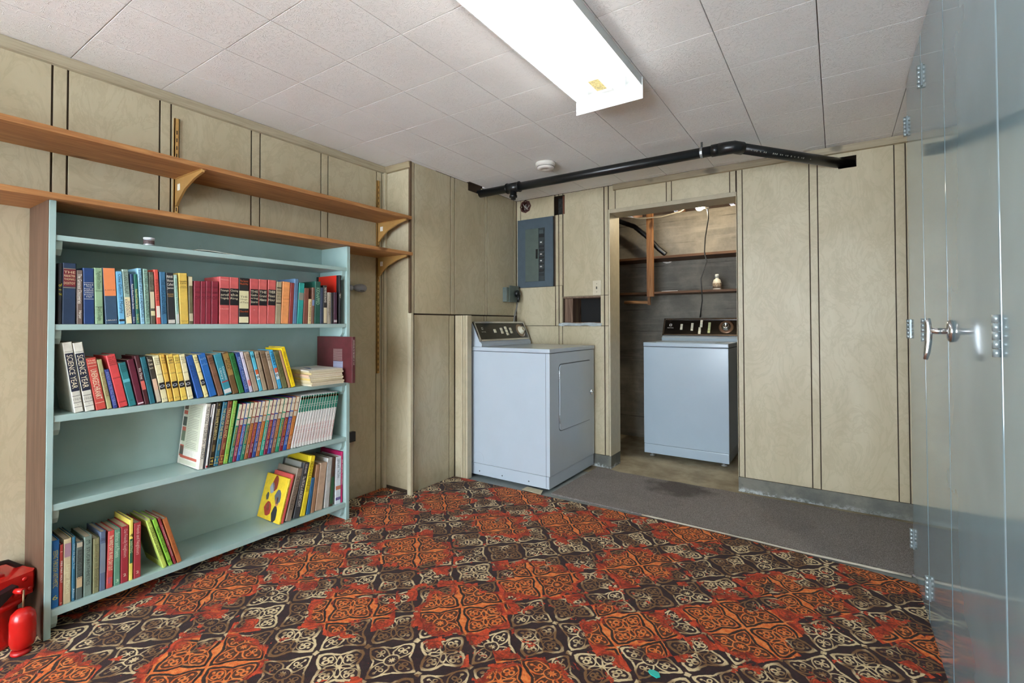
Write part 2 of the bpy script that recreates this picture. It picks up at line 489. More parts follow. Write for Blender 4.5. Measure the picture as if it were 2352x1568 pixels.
# ceiling with tiles
cl = struct(B(XL-.15, XR+.15, YR-.1, YB+.004, ZC+.014, ZC+.12).build('ceiling', pm('4A3B2A', .9)))
tx = [XL-.02, -2.285]+[-2.285+.3201*i for i in range(1, 10)]+[XR]
tx = [v for v in tx if v < XR]+[XR]
ty = [YB]+[.617+.3148*i for i in range(9, -12, -1)]
ty = [v for v in ty if v > YR]+[YR]
tmesh = {}
for i in range(len(tx)-1):
    for j in range(len(ty)-1):
        x0, x1, y1, y0 = tx[i], tx[i+1], ty[j], ty[j+1]
        g = .0014
        # notch cut round the drain pipe by the jogged wall
        if x0 < XW < x1 and y0 < 3.05 < y1:
            pass
        if x1 < XL+.005: continue
        if x1 < XW-.02 and y0 > YJ: continue
        w, h = round(x1-x0-2*g, 4), round(y1-y0-2*g, 4)
        key = (w, h)
        if key not in tmesh:
            me = B(-w/2, w/2, -h/2, h/2, 0, .013, bev=.002).mesh('ceiling_tile'); me.materials.append(CEIL); tmesh[key] = me
        if x0 < XW+.01 and x1 > XW and YJ+.3 < y1 and y0 > YJ:      # tiles beside the jogged wall, cut round the pipe slot
            mb = MB(); hole = [(XW-.01, XW+.13, 2.80, 3.04)]
            xa = max(x0, XW)
            A = [(xa+g, x1-g, y0+g, y1-g)]
            bx = (XW, XW+.10, 2.84, 3.035)
            pcs = []
            for (p0, p1, q0, q1) in A:
                if bx[2] < q1 and bx[3] > q0 and bx[1] > p0:
                    if q0 < bx[2]: pcs.append((p0, p1, q0, bx[2]))
                    if q1 > bx[3]: pcs.append((p0, p1, bx[3], q1))
                    if p1 > bx[1]: pcs.append((bx[1], p1, max(q0, bx[2]), min(q1, bx[3])))
                else: pcs.append((p0, p1, q0, q1))
            for p0, p1, q0, q1 in pcs: mb.box(p0, p1, q0, q1, ZC, ZC+.013)
            if pcs: mb.build('ceiling_tile', CEIL, cl)
            continue
        link('ceiling_tile', tmesh[key], cl, ((x0+x1)/2, (y0+y1)/2, ZC))

# left wall with panels
wl = struct(B(XL-.15, XL-.006, YR-.1, YJ+.1, 0, ZC+.05).build('wall_left', PANELBACK))
gy = [.16, .205, .567, .614, .933, .978, 1.35, 1.397, 1.767, 1.815, 2.188, 2.233]
b = .16
while b > YR+.5:
    gy = [b-.415, b-.37]+gy; b -= .415
gy = [YR]+gy+[2.262]
for a0, a1 in zip(gy[:-1], gy[1:]):
    panel(wl, 0, XL-.006, .006, a0+G, a1-G, .004, ZC-.004)
# jog
wj = struct(B(XL-.006, XW-.012, YJ+.006, YJ+.1, 0, ZC+.05).build('wall_jog', PANELBACK))
panel(wj, 1, YJ, .006, XL+.002, XW-.02, .03, ZC-.004)
# jogged-out left wall
w2 = struct(B(XW-.14, XW-.014, YJ+.012, YB+.02, 0, ZC+.05).build('wall_left_jogged', PANELBACK))
g2 = [2.268, 2.297, 2.661, 2.705, 3.07, 3.105, 3.484, 3.528]
for a0, a1 in zip(g2[:-1], g2[1:]):
    hs = [(2.86, 3.035, 2.13, 2.20)]
    panel(w2, 0, XW-.012, .012, a0+G*1.3, a1-G*1.3, 1.186, ZC-.002, hs)
for a0, a1 in ((2.275, 2.30), (2.30, 2.655), (2.655, 2.712), (2.765, 3.07), (3.07, 3.105), (3.105, 3.525)):
    panel(w2, 0, XW-.014, .006, a0+G*1.2, a1-G*1.2, .004, 1.176)
struct(B(XW-.012, XW+.004, 2.255, 2.268, 1.19, ZC-.001).build('trim_1', pm('5A4632', .6)))
# half-height stub beside the dryer
ws = struct(B(XW-.008, -2.212, 2.722, 2.765, 0, 1.170).build('wall_stub', PANELBACK))
panel(ws, 1, 2.716, .006, XW-.006, -2.262, .004, 1.177)
for k, (x0, x1) in enumerate(((-2.259, -2.245), (-2.243, -2.228), (-2.226, -2.206))):
    struct(B(x0, x1, 2.708+.004*k, 2.765, .004, 1.177, bev=.003).build('trim_%d' % (k+2), CREAMTRIM))
# corner mouldings
struct(B(XW-.002, XW+.03, 2.236, 2.262, .012, 1.186, bev=.006).build('trim_5', CREAMTRIM))
struct(B(XL+.001, XL+.02, YJ-.022, YJ-.001, .004, ZC-.04, bev=.006).build('trim_6', CREAMTRIM))
# ceiling mouldings
mb = MB(); mb.prism([(XL, ZC-.045), (XL+.012, ZC-.04), (XL+.022, ZC-.002), (XL, ZC-.002)], YR, YJ-.001, 1)
struct(mb.build('trim_7', TRIM))
mb = MB(); mb.prism([(YJ-.001, ZC-.045), (YJ-.013, ZC-.04), (YJ-.022, ZC-.002), (YJ-.001, ZC-.002)], XL+.02, XW, 0)
struct(mb.build('trim_8', TRIMX))
mb = MB(); mb.prism([(YB-.001, ZC-.045), (YB-.013, ZC-.04), (YB-.022, ZC-.002), (YB-.001, ZC-.002)], -1.42, XR-.001, 0)
struct(mb.build('trim_9', TRIMX))

# back wall
NICHE = (-1.862, -1.53, 1.118, 1.333)
SQ = (-1.943, -1.842, 2.015, 2.172)
RD = (-2.262, -2.182, 2.085, 2.168)
PH = (.018, .109, 2.048, 2.118)
DOOR = (DX0-.012, DX1+.012, -1, DZ+.03)
mb = grid_slab(MB(), 1, YB+.006, YB+.185, XW-.30, XR+.15, 0, 2.56, [NICHE, SQ, RD, PH, DOOR])
wb = struct(fixn(mb.build('wall_back', PANELBACK)))
hl = [NICHE, SQ, RD, PH]
def bp(x0, x1, z0, z1): panel(wb, 1, YB, .006, x0+G*.8, x1-G*.8, z0, z1, hl)
zt = ZC-.003
bp(XW, -2.272, 2.012, zt); bp(-2.272, -1.937, 2.012, zt)
bp(XW, -1.933, 1.10, 1.424); bp(XW, -2.297, 1.424, 2.012)
bp(-1.931, -1.90, 1.43, zt); bp(-1.897, -1.862, 1.43, zt)
bp(-1.931, -1.90, 1.10, 1.427); bp(-1.897, -1.866, 1.10, 1.427)
bp(-1.858, -1.50, 1.338, zt); bp(-1.497, -1.464, 1.338, zt)
bp(-1.866, -1.50, 1.10, 1.335); bp(-1.497, -1.464, 1.10, 1.335)
bp(XW, -1.90, .098, 1.096); bp(-1.90, -1.866, .098, 1.096); bp(-1.866, -1.50, .098, 1.096); bp(-1.497, -1.464, .098, 1.096)
for x0, x1 in ((-1.461, -1.406), (-1.406, -1.016), (-1.016, -.979), (-.979, -.590), (-.590, -.5525)): bp(x0, x1, DZ+.031, zt)
for x0, x1 in ((-.5485, -.514), (-.514, -.133), (-.133, -.089), (-.089, .285), (.285, .336), (.336, XR)): bp(x0, x1, .098, zt)
bb = MB().box(XW, DX0-.013, YB-.002, YB+.006, 0, .096).box(DX0-.013, DX0, YB-.002, YB+.185, 0, .096)
struct(bb.build('baseboard_back_short', CURB))
bb = MB().box(DX1+.0, XR, YB-.004, YB+.006, 0, .096).box(DX1, DX1+.013, YB, YB+.185, 0, .096)
struct(bb.build('baseboard_back', CURB))
# doorway lining
struct(B(DX0-.012, DX0, YB-.008, YB+.19, .097, DZ+.0295, bev=.002).build('trim_10', CREAMTRIM))
struct(B(DX1, DX1+.0035, YB-.003, YB+.19, .097, DZ+.0295, bev=.002).build('trim_11', CREAMTRIM))
struct(B(DX0, DX1, YB-.006, YB+.19, DZ, DZ+.0295, bev=.002).build('trim_12', pm('A89D85', .5, var=.06)))
# niche lining
nl = MB().box(NICHE[0]+.0005, NICHE[0]+.075, YB+.03, YB+.185, NICHE[2], NICHE[3])
nl.box(NICHE[0], NICHE[1], YB+.008, YB+.185, NICHE[3]-.012, NICHE[3]).box(NICHE[0], NICHE[1], YB+.008, YB+.185, NICHE[2], NICHE[2]+.008)
struct(nl.build('trim_13', wood_mat('rough_framing', '5A4436', '86705C', 2)))

struct(B(NICHE[0]-.02, NICHE[1]+.02, YB+.186, YB+.196, NICHE[2]-.02, NICHE[3]+.02).build('trim_14', DARK))  # dark board behind the niche, standing in for the shade of its depth
# right wall and wall behind the camera
wr = struct(B(XR, XR+.15, YR-.1, YB+.185, 0, ZC+.05).build('wall_right', PANEL))
RW = (-2.2, .25, .25, 2.02)
wre = struct(fixn(grid_slab(MB(), 1, YR-.1, YR, XL-.15, XR+.15, 0, ZC+.05, [RW]).build('wall_rear', PANEL)))
mb = MB().box(RW[0], RW[0]+.05, YR-.08, YR-.02, RW[2], RW[3]).box(RW[1]-.05, RW[1], YR-.08, YR-.02, RW[2], RW[3])
mb.box(RW[0], RW[1], YR-.08, YR-.02, RW[2], RW[2]+.05).box(RW[0], RW[1], YR-.08, YR-.02, RW[3]-.05, RW[3]).box(-1.0, -.95, YR-.08, YR-.02, RW[2], RW[3])
struct(mb.build('unseen_window', pm('D8D4C8', .4)))  # unseen window, added to let cool daylight in from behind the camera

# closet shell
struct(B(-2.60, -.42, YCB, YCB+.15, 0, 2.165).build('wall_closet_back', CONC))
struct(B(-2.60, -2.45, YB+.185, YCB+.5, 0, 2.6).build('wall_closet_left', CONC))
struct(B(-.44, XR+.15, YB+.30, YCB+.5, 0, 2.6).build('wall_closet_right', CONC))
struct(MB().box(-.44, -.40, YB+.185, YB+.30, 0, 2.6).box(-.40, XR+.15, YB+.185, YB+.30, 2.56, 2.6).box(XR+.10, XR+.15, YB+.185, YB+.30, 0, 2.56).build('wall_closet_side', CONC))
struct(B(-2.60, -.30, YB+.185, YCB+.5, 2.44, 2.55).build('ceiling_closet', wood_mat('subfloor_boards', '4A3220', '6B4A30', 0)))
struct(B(-2.60, -.30, YCB+.4, YCB+.5, 2.1, 2.5).build('wall_closet_sill', pm('3A2A1C', .9)))
JO = wood_mat('joist_wood', '5A3A22', '7C5636', 1)
for k, x in enumerate((-2.2, -1.75, -1.30, -.80)):
    tag(B(x, x+.04, YB+.19, YCB+.38, 2.20, 2.44).build('ceiling_joist', JO), 'rough dark wooden floor joist above the washer closet', 'joist', 'joists over the closet')

# ------------------------------------------------------------------ floor coverings
mb = MB(); T = .012
poly = [(XL+.003, YR+.02), (XR-.01, YR+.02), (XR-.01, 2.64), (.258, 2.668), (.114, 2.692), (-.20, 2.715), (-.531, 2.738), (-1.05, 2.728), (-1.604, 2.712), (-2.195, 2.706), (-2.26, 2.700), (XW-.004, 2.700), (XW-.004, 2.262), (XL+.003, 2.258)]
mb.prism(poly, 0, T, 2)
tag(mb.build('patterned_carpet', CARPET), 'orange, brown and cream medallion patterned carpet covering the main floor', 'carpet')
mb = MB()
rng = random.Random(3)
back = [(-1.545+i*.09, 3.462+rng.uniform(-.006, .006)+(.03 if i < 2 else 0)) for i in range(27)]
front = [(.79, 2.752), (.264, 2.765), (-.10, 2.758), (-.534, 2.772), (-1.2, 2.775), (-1.56, 2.785)]
back = [p for p in back if p[0] < .78]+[(.79, 3.452)]
mb.prism([(-1.56, 2.785)]+front[::-1][1:]+back[::-1], 0, .010, 2)
tag(mb.build('grey_carpet_strip', GREYCARPET), 'plain grey carpet strip laid in front of the washer doorway', 'carpet')
mb = MB()
ex = [(-.95, 2.772), (-.534, 2.763), (-.10, 2.748), (.26, 2.752)]
pts = []
for (xa, ya), (xb, yb2) in zip(ex[:-1], ex[1:]):
    for k in range(6): pts.append((xa+(xb-xa)*k/6, ya+(yb2-ya)*k/6-.006, .006+.002*rng.random()))
pts.append((.26, 2.746, .007))
mb.tube(pts, .006, 8)
tag(mb.build('edge_strip', wood_mat('edge_strip_wood', 'A89F8E', 'C4BBA8', 0)), 'pale wooden tack strip along the edge of the grey carpet', 'strip')

# ------------------------------------------------------------------ ceiling light (twin tube)
PANW = pm('E4E8E8', .35, var=.03)
TUBE = emit_mat('fluorescent_tube', (1.0, .985, .96), TUBE_POWER)
def ceiling_light(y0, y1, label):
    x0, x1 = -1.000, -.690
    t = thing('ceiling_light', label, 'ceiling light', ((x0+x1)/2, (y0+y1)/2, ZC), (0, 0, 0), 'twin tube ceiling lights')
    ox, oy = t.location.x, t.location.y
    def L(mb): mb.v = [(x-ox, y-oy, z-ZC) for x, y, z in mb.v]; return mb
    L(MB().box(x0, x1, y0, y1, ZC-.010, ZC-.001).box(x0, x0+.003, y0, y1, ZC-.036, ZC-.01).box(x1-.003, x1, y0, y1, ZC-.036, ZC-.01)).build('tray', PANW, t)
    for y in (y0-.003, y1): L(B(x0-.004, x1+.004, y, y+.003, ZC-.095, ZC-.001)).build('end_plate', PANW, t)
    xc = (x0+x1)/2
    mb = MB().prism([(xc-.062, ZC-.01), (xc-.035, ZC-.045), (xc+.035, ZC-.045), (xc+.062, ZC-.01)], y0+.05, y1-.05, 1)
    L(mb).build('ballast_cover', PANW, t)
    L(B(xc-.02, xc+.025, y1-.17, y1-.075, ZC-.0458, ZC-.0452)).build('rating_sticker', pm('D9C98A', .6, var=.3, scale=120), t)
    for xx in (x0+.065, x1-.065):
        M = Matrix.Translation((xx, y0+.040, ZC-.068)) @ Matrix.Rotation(-math.pi/2, 4, 'X')
        ln = y1-y0-.080
        L(MB().lathe([(.0, 0), (.017, .002), (.019, .012), (.019, ln-.012), (.017, ln-.002), (.0, ln)], 16, M=M)).build('tube', TUBE, t)
        for yy in (y0+.050, y1-.066):
            L(B(xx-.014, xx+.014, yy, yy+.016, ZC-.056, ZC-.01, bev=.003)).build('lamp_holder', PANW, t)
    return t
ceiling_light(.815, 2.045, 'white twin tube fluorescent light on the tiled ceiling facing the closet doorway')
ceiling_light(-2.05, -.82, 'white twin tube fluorescent light added out of view behind the camera to brighten the ceiling')  # unseen second fixture, added to brighten the ceiling

# ------------------------------------------------------------------ wall shelves on slotted standards
def shelf_board(z, label, y1):
    mb = B(-2.555, -2.277, -.55, y1, z-.021, z, bev=.003)
    return tag(mb.build('wall_shelf', PINE), label, 'shelf', 'long pine wall shelves')
shelf_board(1.813, 'upper long pine shelf board with worn front edge, on brass brackets', 2.238)
shelf_board(1.580, 'lower long pine shelf board resting on top of the teal bookcase', 2.245)
def standard(y, z0, z1, label, light):
    t = thing('shelf_standard', label, 'shelf standard', (XL, y, z0), group='slotted shelf standards')
    w = .010
    mb = MB().box(0, .003, -w, w, 0, z1-z0).box(.003, .010, -w, -w+.003, 0, z1-z0).box(.003, .010, w-.003, w, 0, z1-z0).box(.006, .010, -w, w, 0, z1-z0)
    mb.build('rail', BRASS, t)
    s = MB(); n = int((z1-z0-.02)/.036)
    for k in range(n): s.box(.0099, .0104, -.002, .002, .014+k*.036, .014+k*.036+.018)
    o = s.build('slot_row', DARK, t)
standard(.998, .62, 2.077, 'brass slotted shelf standard rising from behind the teal bookcase', True)
standard(2.197, .787, 2.080, 'brass slotted shelf standard near the wall jog, beside the teal bookcase', False)
def bracket(y, z, label):
    t = thing('shelf_bracket', label, 'bracket', (XL+.011, y, z), group='brass shelf brackets')
    p = [(0, 0), (.262, 0), (.262, -.012), (.18, -.028), (.09, -.06), (.03, -.105), (.012, -.125), (0, -.125)]
    MB().prism(p, -.005, .005, 1).build('arm', BRASS, t)
    B(.0, .262, -.011, .011, -.0025, 0).build('flange', BRASS, t)
    B(.022, .048, -.0056, -.0052, -.058, -.028).build('price_sticker', pm('E8E2D2', .6, var=.2, scale=300), t)
    MB().tube([(.255, -.004, -.006), (.268, -.006, .004), (.270, -.006, .016)], .002, 6).build('front_hook', BRASSLT, t)
bracket(.998, 1.7918, 'brass shelf bracket under the middle of the upper pine shelf')
bracket(2.197, 1.7918, 'brass shelf bracket under the end of the upper pine shelf')
bracket(2.197, 1.5588, 'brass shelf bracket under the end of the lower pine shelf')

# ------------------------------------------------------------------ teal bookcase
BX0, BX1, BY0, BY1, BZ = -2.552, -2.310, .506, 1.784, 1.5585
SH = [(1.437, .020), (1.117, .021), (.792, .024), (.478, .024), (.108, .026)]
bk = thing('bookcase', 'tall teal painted wooden bookcase with bare wood outer side, against the panelled wall', 'bookcase', (BX0, (BY0+BY1)/2, .012))
def BK(mb): mb.v = [(x-BX0, y-(BY0+BY1)/2, z-.012) for x, y, z in mb.v]; return mb
mb = MB(); mb.box(BX0, BX1, BY0+.002, BY0+.021, .012, BZ, 0, bev=.002); mb.box(BX0, BX1-.003, BY0, BY0+.002, .012, BZ, 1)
BK(mb).build('side_panel', [TEAL, PINEZ], bk)
BK(MB().box(BX0, BX1, BY1-.021, BY1, .012, BZ, bev=.002)).build('side_panel', TEAL, bk)
BK(B(BX0, BX0+.006, BY0+.021, BY1-.021, .085, BZ)).build('back_panel', TEAL, bk)
for z, th in SH:
    sh = BK(B(BX0+.006, BX1-.003, BY0+.0212, BY1-.0212, z-th, z, bev=.003)).build('shelf', TEAL, bk)
    for s, y in ((1, BY0+.0213), (-1, BY1-.0213)):
        y2 = y+s*.02
        x1 = BX1-.012
        mb = MB().prism([(BX0+.02, z-th), (x1, z-th), (x1-.004, z-th-.03), (x1-.02, z-th-.05), (BX0+.02, z-th-.05)], min(y, y2), max(y, y2), 1)
        BK(mb).build('cleat', TEAL, bk)

# ------------------------------------------------------------------ books
PAGES = {}
def pages_mat(c):
    if c in PAGES: return PAGES[c]
    m, nt, b = base_mat('page_edges', .85, 0, .1)
    p = pos(nt, 'obj', (1, 900, 1))
    n = noise(nt, p, 1.2, 2)
    nt.links.new(cmix(nt, n.step(.3, .7), tuple(v*.75 for v in srgb(c)), srgb(c)).s, b.inputs['Base Color'])
    PAGES[c] = m; return m
def ink(c): return pm(c, .5, var=.04)
def cloth(c): return pm(c, .55, var=.10, scale=30, kind='obj', bmp=.08, bscale=600)
UP, RIGHT = Vector((0, 0, 1)), Vector((0, 1, 0))
def book(Xs, zs, d, group, geo=None, cat='book', depth=None, name='book', pages='C9BFA8'):
    """d: dict with bl, br (pixel x of the spine foot), tl (pixel x,y of the spine's upper left corner), c colour, l label"""
    Xs = Xs+d.get('dx', 0)
    y0, t, h, al = geo
    lift = t*math.sin(al) if al > 0 else 0
    D = depth or d.get('D') or min(.21, max(.12, h*.68))
    D = min(D, Xs-(BX0+.008)-.001)
    o = thing(name, d['l'], cat, (Xs, y0, zs+lift+.0006), (-al, 0, 0), group)
    b = min(.0025, t*.18); c = min(.0025, t*.25)
    ps = d.get('pages', pages)
    MB().prism([(-D, 0), (-c, 0), (0, c), (0, t-c), (-c, t), (-D, t), (-D, t-b), (-b*1.2, t-b), (-b*1.2, b), (-D, b)], 0, h, 2).build('cover', cloth(d['c']), o)
    MB().box(-D+.003, -b*1.2-.0003, b+.0002, t-b-.0002, .0025, h-.003).build('page_block', pages_mat(ps), o)
    for (f0, f1, col) in d.get('bands', ()):
        B(-.0001, .0004, c*.6, t-c*.6, f0*h, f1*h).build('spine_band', ink(col), o)
    for (f0, f1, col) in d.get('side', ()):       # coloured patch on the cover that faces out
        B(-D*.9, -D*.12, -.0004, .0001, f0*h, f1*h).build('cover_print', ink(col), o)
    for tx in d.get('tx', ()):
        s, f0, f1, col = tx[:4]; hor = len(tx) > 4 and tx[4] == 'h'
        mb = MB(); zc = (f0+f1)/2*h; ln = (f1-f0)*h
        wf = tx[5] if len(tx) > 5 else .62
        if hor:
            lines = s.split('/'); n = len(lines)
            for i, li in enumerate(lines):
                text_into(mb, li, (.0007, t/2, f1*h-(i+.5)*ln/n), RIGHT, UP, t*.84, ln/n*.66)
        else:
            lines = s.split('/'); n = len(lines)
            for i, li in enumerate(lines):
                text_into(mb, li, (.0007, t/2+(n/2-i-.5)*t*.42, zc), -UP, RIGHT, ln, t*wf/n*(1.15 if n > 1 else 1))
        mb.build('lettering', ink(col), o)
    return o
def row(Xs, zs, items, group, **k):
    """solve the lean of each book so that neighbours touch without crossing, then build"""
    ylo, yhi = BY0+.0225+k.pop('pad', 0), BY1-.0225
    gs = []
    for d in items:
        X = Xs+d.get('dx', 0)
        y0, y1 = yat(d['bl'], X, zs), yat(d['br'], X, zs); tl = PX(d['tl'][0], d['tl'][1], X)
        al = math.atan2(tl.y-y0, tl.z-zs)
        if abs(al) < .02: al = 0.0
        t = max(.004, (y1-y0)*math.cos(al)-.0008); lift = t*math.sin(al) if al > 0 else 0
        gs.append([y0+.0004, t, (tl.z-zs-lift)/math.cos(al), al])
    def edges(g):
        y, t, h, a = g; s, c = math.sin(a), math.cos(a); lf = t*s if a > 0 else 0
        L0 = (y, lf); L1 = (y+h*s, lf+h*c); R0 = (y+t*c, lf-t*s); R1 = (R0[0]+h*s, R0[1]+h*c)
        return L0, L1, R0, R1
    def yon(p, q, z): return p[0]+(q[0]-p[0])*(z-p[1])/(q[1]-p[1])
    def gap(ga, gb):
        """smallest clearance between the right edge of ga and the left edge of gb"""
        _, _, R0, R1 = edges(ga); L0, L1, _, _ = edges(gb)
        c = []
        for z in (max(R0[1], L0[1]), min(R1[1], L1[1])): c.append(yon(L0, L1, z)-yon(R0, R1, z))
        return min(c)
    n = len(gs); e = .0004
    for i in range(n):                                   # left-leaning and upright books rest on what stands left
        g = gs[i]
        if g[3] > 0: continue
        for _ in range(200):
            bad = (edges(g)[1][0] < ylo) or (i and gs[i-1][3] <= 0 and gap(gs[i-1], g) < e)
            if not bad: break
            if g[3] < 0: g[3] = min(0, g[3]+.005)
            else: g[0] += .0006
            if i and gs[i-1][3] <= 0: g[0] = max(g[0], edges(gs[i-1])[2][0]+e)
            g[0] = max(g[0], ylo)
    for i in range(n-1, -1, -1):                         # right-leaning books rest on what stands right
        g = gs[i]
        if g[3] <= 0: continue
        for _ in range(300):
            bad = (edges(g)[3][0] > yhi) or (i < n-1 and gs[i+1][3] > 0 and gap(g, gs[i+1]) < e)
            if not bad: break
            if g[3] > .002: g[3] -= .004; g[3] = max(.001, g[3])
            else: g[0] -= .0006
            if i < n-1 and gs[i+1][3] > 0:
                ov = edges(g)[2][0]-(edges(gs[i+1])[0][0]-e)
                if ov > 0: g[0] -= ov
    return [book(Xs, zs, it, group, geo=g, **k) for it, g in zip(items, gs)]
def I(bl, br, tx_, ty_, c, l, **k): return dict(bl=bl, br=br, tl=(tx_, ty_), c=c, l=l, **k)
WHT, BLK, GLD, CRM = 'E8E4D8', '1C1A18', 'C9A24A', 'E6DCBE'

# upper row
R1 = [
 I(132.5,142.3,133.0,604,'23262A','black hardcover wedged between the bookcase side and a big navy volume',tx=[('of/Wonders/THE',.45,.68,'D8C83A','h')]),
 I(142.6,174,141.2,603,'1F3450','thick navy hardcover with a maroon title block between gold lines',bands=[(.615,.90,'6E1F26'),(.595,.60,'CDB98A'),(.905,.91,'CDB98A')],tx=[('THE/MAHATMA/THOMAS J/DOSTOY',.64,.88,'D9C7A0','h')]),
 I(176,190.5,171.9,620,'6F6058','slim grey-brown hardcover with white title, next to thick navy volume',tx=[('The Greatest Discoveries',.38,.93,WHT),('Harper',.1,.25,WHT)]),
 I(192.5,218,187.2,615,'173A6E','royal blue hardcover with white lettering between two curved white rules',tx=[('PEALE/The/Power of/POSITIVE/THINKING/Prentice/Hall',.47,.72,WHT,'h')],bands=[(.735,.74,WHT),(.445,.45,WHT)]),
 I(219,238.4,208.5,614.6,'8FB08C','pale green hardcover with slanting black stripes and script title',tx=[('Magnificent Obsession',.62,.94,'2A3A2A'),('Lloyd C. Douglas',.06,.3,'2A3A2A')],bands=[(.585,.592,'2A3A2A'),(.30,.307,'2A3A2A')]),
 I(242.5,271.5,230.4,614.6,'34506A','slate blue hardcover wearing a torn orange dust jacket on its upper half',bands=[(.50,.995,'E58A55')],tx=[('A. JUST SO',.58,.62,'3A2A20','h'),('LIBRARY',.05,.08,WHT,'h')]),
 I(272.9,288,264.5,623,'6FB4DC','sky blue slim hardcover with handwritten style navy title',tx=[('Olive Gibson M Murphy',.2,.95,'1C2A4A')],bands=[(.05,.09,'20242C')]),
 I(289.5,304.2,280,618.5,'8FA79A','grey-green book with a cream lower half and purple printed title',bands=[(.01,.49,'E6DBAE')],tx=[('SUSAN DUNLAP',.55,.96,'44564E'),('SUDDEN/EXPOSURE',.12,.45,'4A3A6A')]),
 I(304.8,312.8,298.5,629.5,'1C3A66','thin navy storybook marked 3, of the paired thin children series',tx=[('Read-Aloud Fiction Series',.3,.8,WHT),('Grolier 3',.03,.14,WHT)]),
 I(313.2,322,306.6,629.5,'1F6A58','thin green storybook marked 4, of the paired thin children series',tx=[('Read-Aloud Fiction Series',.3,.7,'E2DA8A'),('Grolier 4',.03,.2,'E2DA8A')]),
 I(323.4,333.6,315,616,'8FC3DD','light blue children volume with dark title about stories and fun',tx=[('It STORIES of FUN and ADVENTURE 11',.05,.97,'1F3048')]),
 I(334.3,346,328,617.4,'88AC9C','sage green children volume with dark title about stories and fun',tx=[('It STORIES of FUN and ADVENTURE 11',.05,.97,'2A4038')]),
 I(346.9,358.3,341.3,624.6,'565546','mottled olive book with cream picture panels on its spine',bands=[(.30,.62,'CFC6A4'),(.16,.25,'D8CFA0'),(.66,.95,'6A6A58')],tx=[('CUP/READY',.66,.94,BLK)]),
 I(360,370.4,353,619,'D65446','coral red children book with story time title and white cartoon area',bands=[(.12,.33,'E4DCD0')],tx=[("IT'S STORY TIME",.42,.82,'5A1A1A')]),
 I(371,385,366,624.1,'3A7094','steel blue hardcover with darker slanted title, beside coral storybook',tx=[('THE HIGHLAND HAWK',.18,.85,'1C3A54')]),
 I(386,403.5,380.9,626.2,'25282C','black dust jacket book with white title and a round portrait',bands=[(.01,.08,'C8C4BA')],tx=[('FRANK/Women/Called/James',.66,.96,WHT,'h'),('FRANK/YERBY',.52,.6,'C8A060','h')]),
 I(404.6,413.2,398.5,631,'A9C9BC','narrow mint green jacket with teal upright title',tx=[('Good Morning Miss Dove',.25,.93,'1F7A6A')],bands=[(.01,.2,'C5C9C4')]),
 I(414.2,434.2,409.8,627,'D9B856','butter yellow hardcover with black printed title and round black emblem',tx=[('Peaceable/Lane',.78,.86,'3A2A10','h'),('KEITH/WHEELER',.70,.75,'3A2A10','h'),('RANDOM/HOUSE',.03,.07,'3A2A10','h')]),
 I(434.6,444.6,432.4,634.3,'6A6448','olive brown hardcover with pale torn head, beside yellow hardcover',bands=[(.80,.99,'D2C8A4'),(.06,.22,'C8BFA0')]),
]
for i, (a, b2, tx_, ty_) in enumerate(((445.1,460.2,444.9,645),(460.5,472.2,459.9,645.9),(472.4,485,471.9,645),(485.4,501,485,645.8))):
    R1.append(I(a, b2, tx_, ty_, '8A2638', 'worn crimson cloth hardcover from the set of four plain crimson volumes', tx=[('COLLECTED/WORKS/OF', .55, .92, '5A1020', 'h')]))
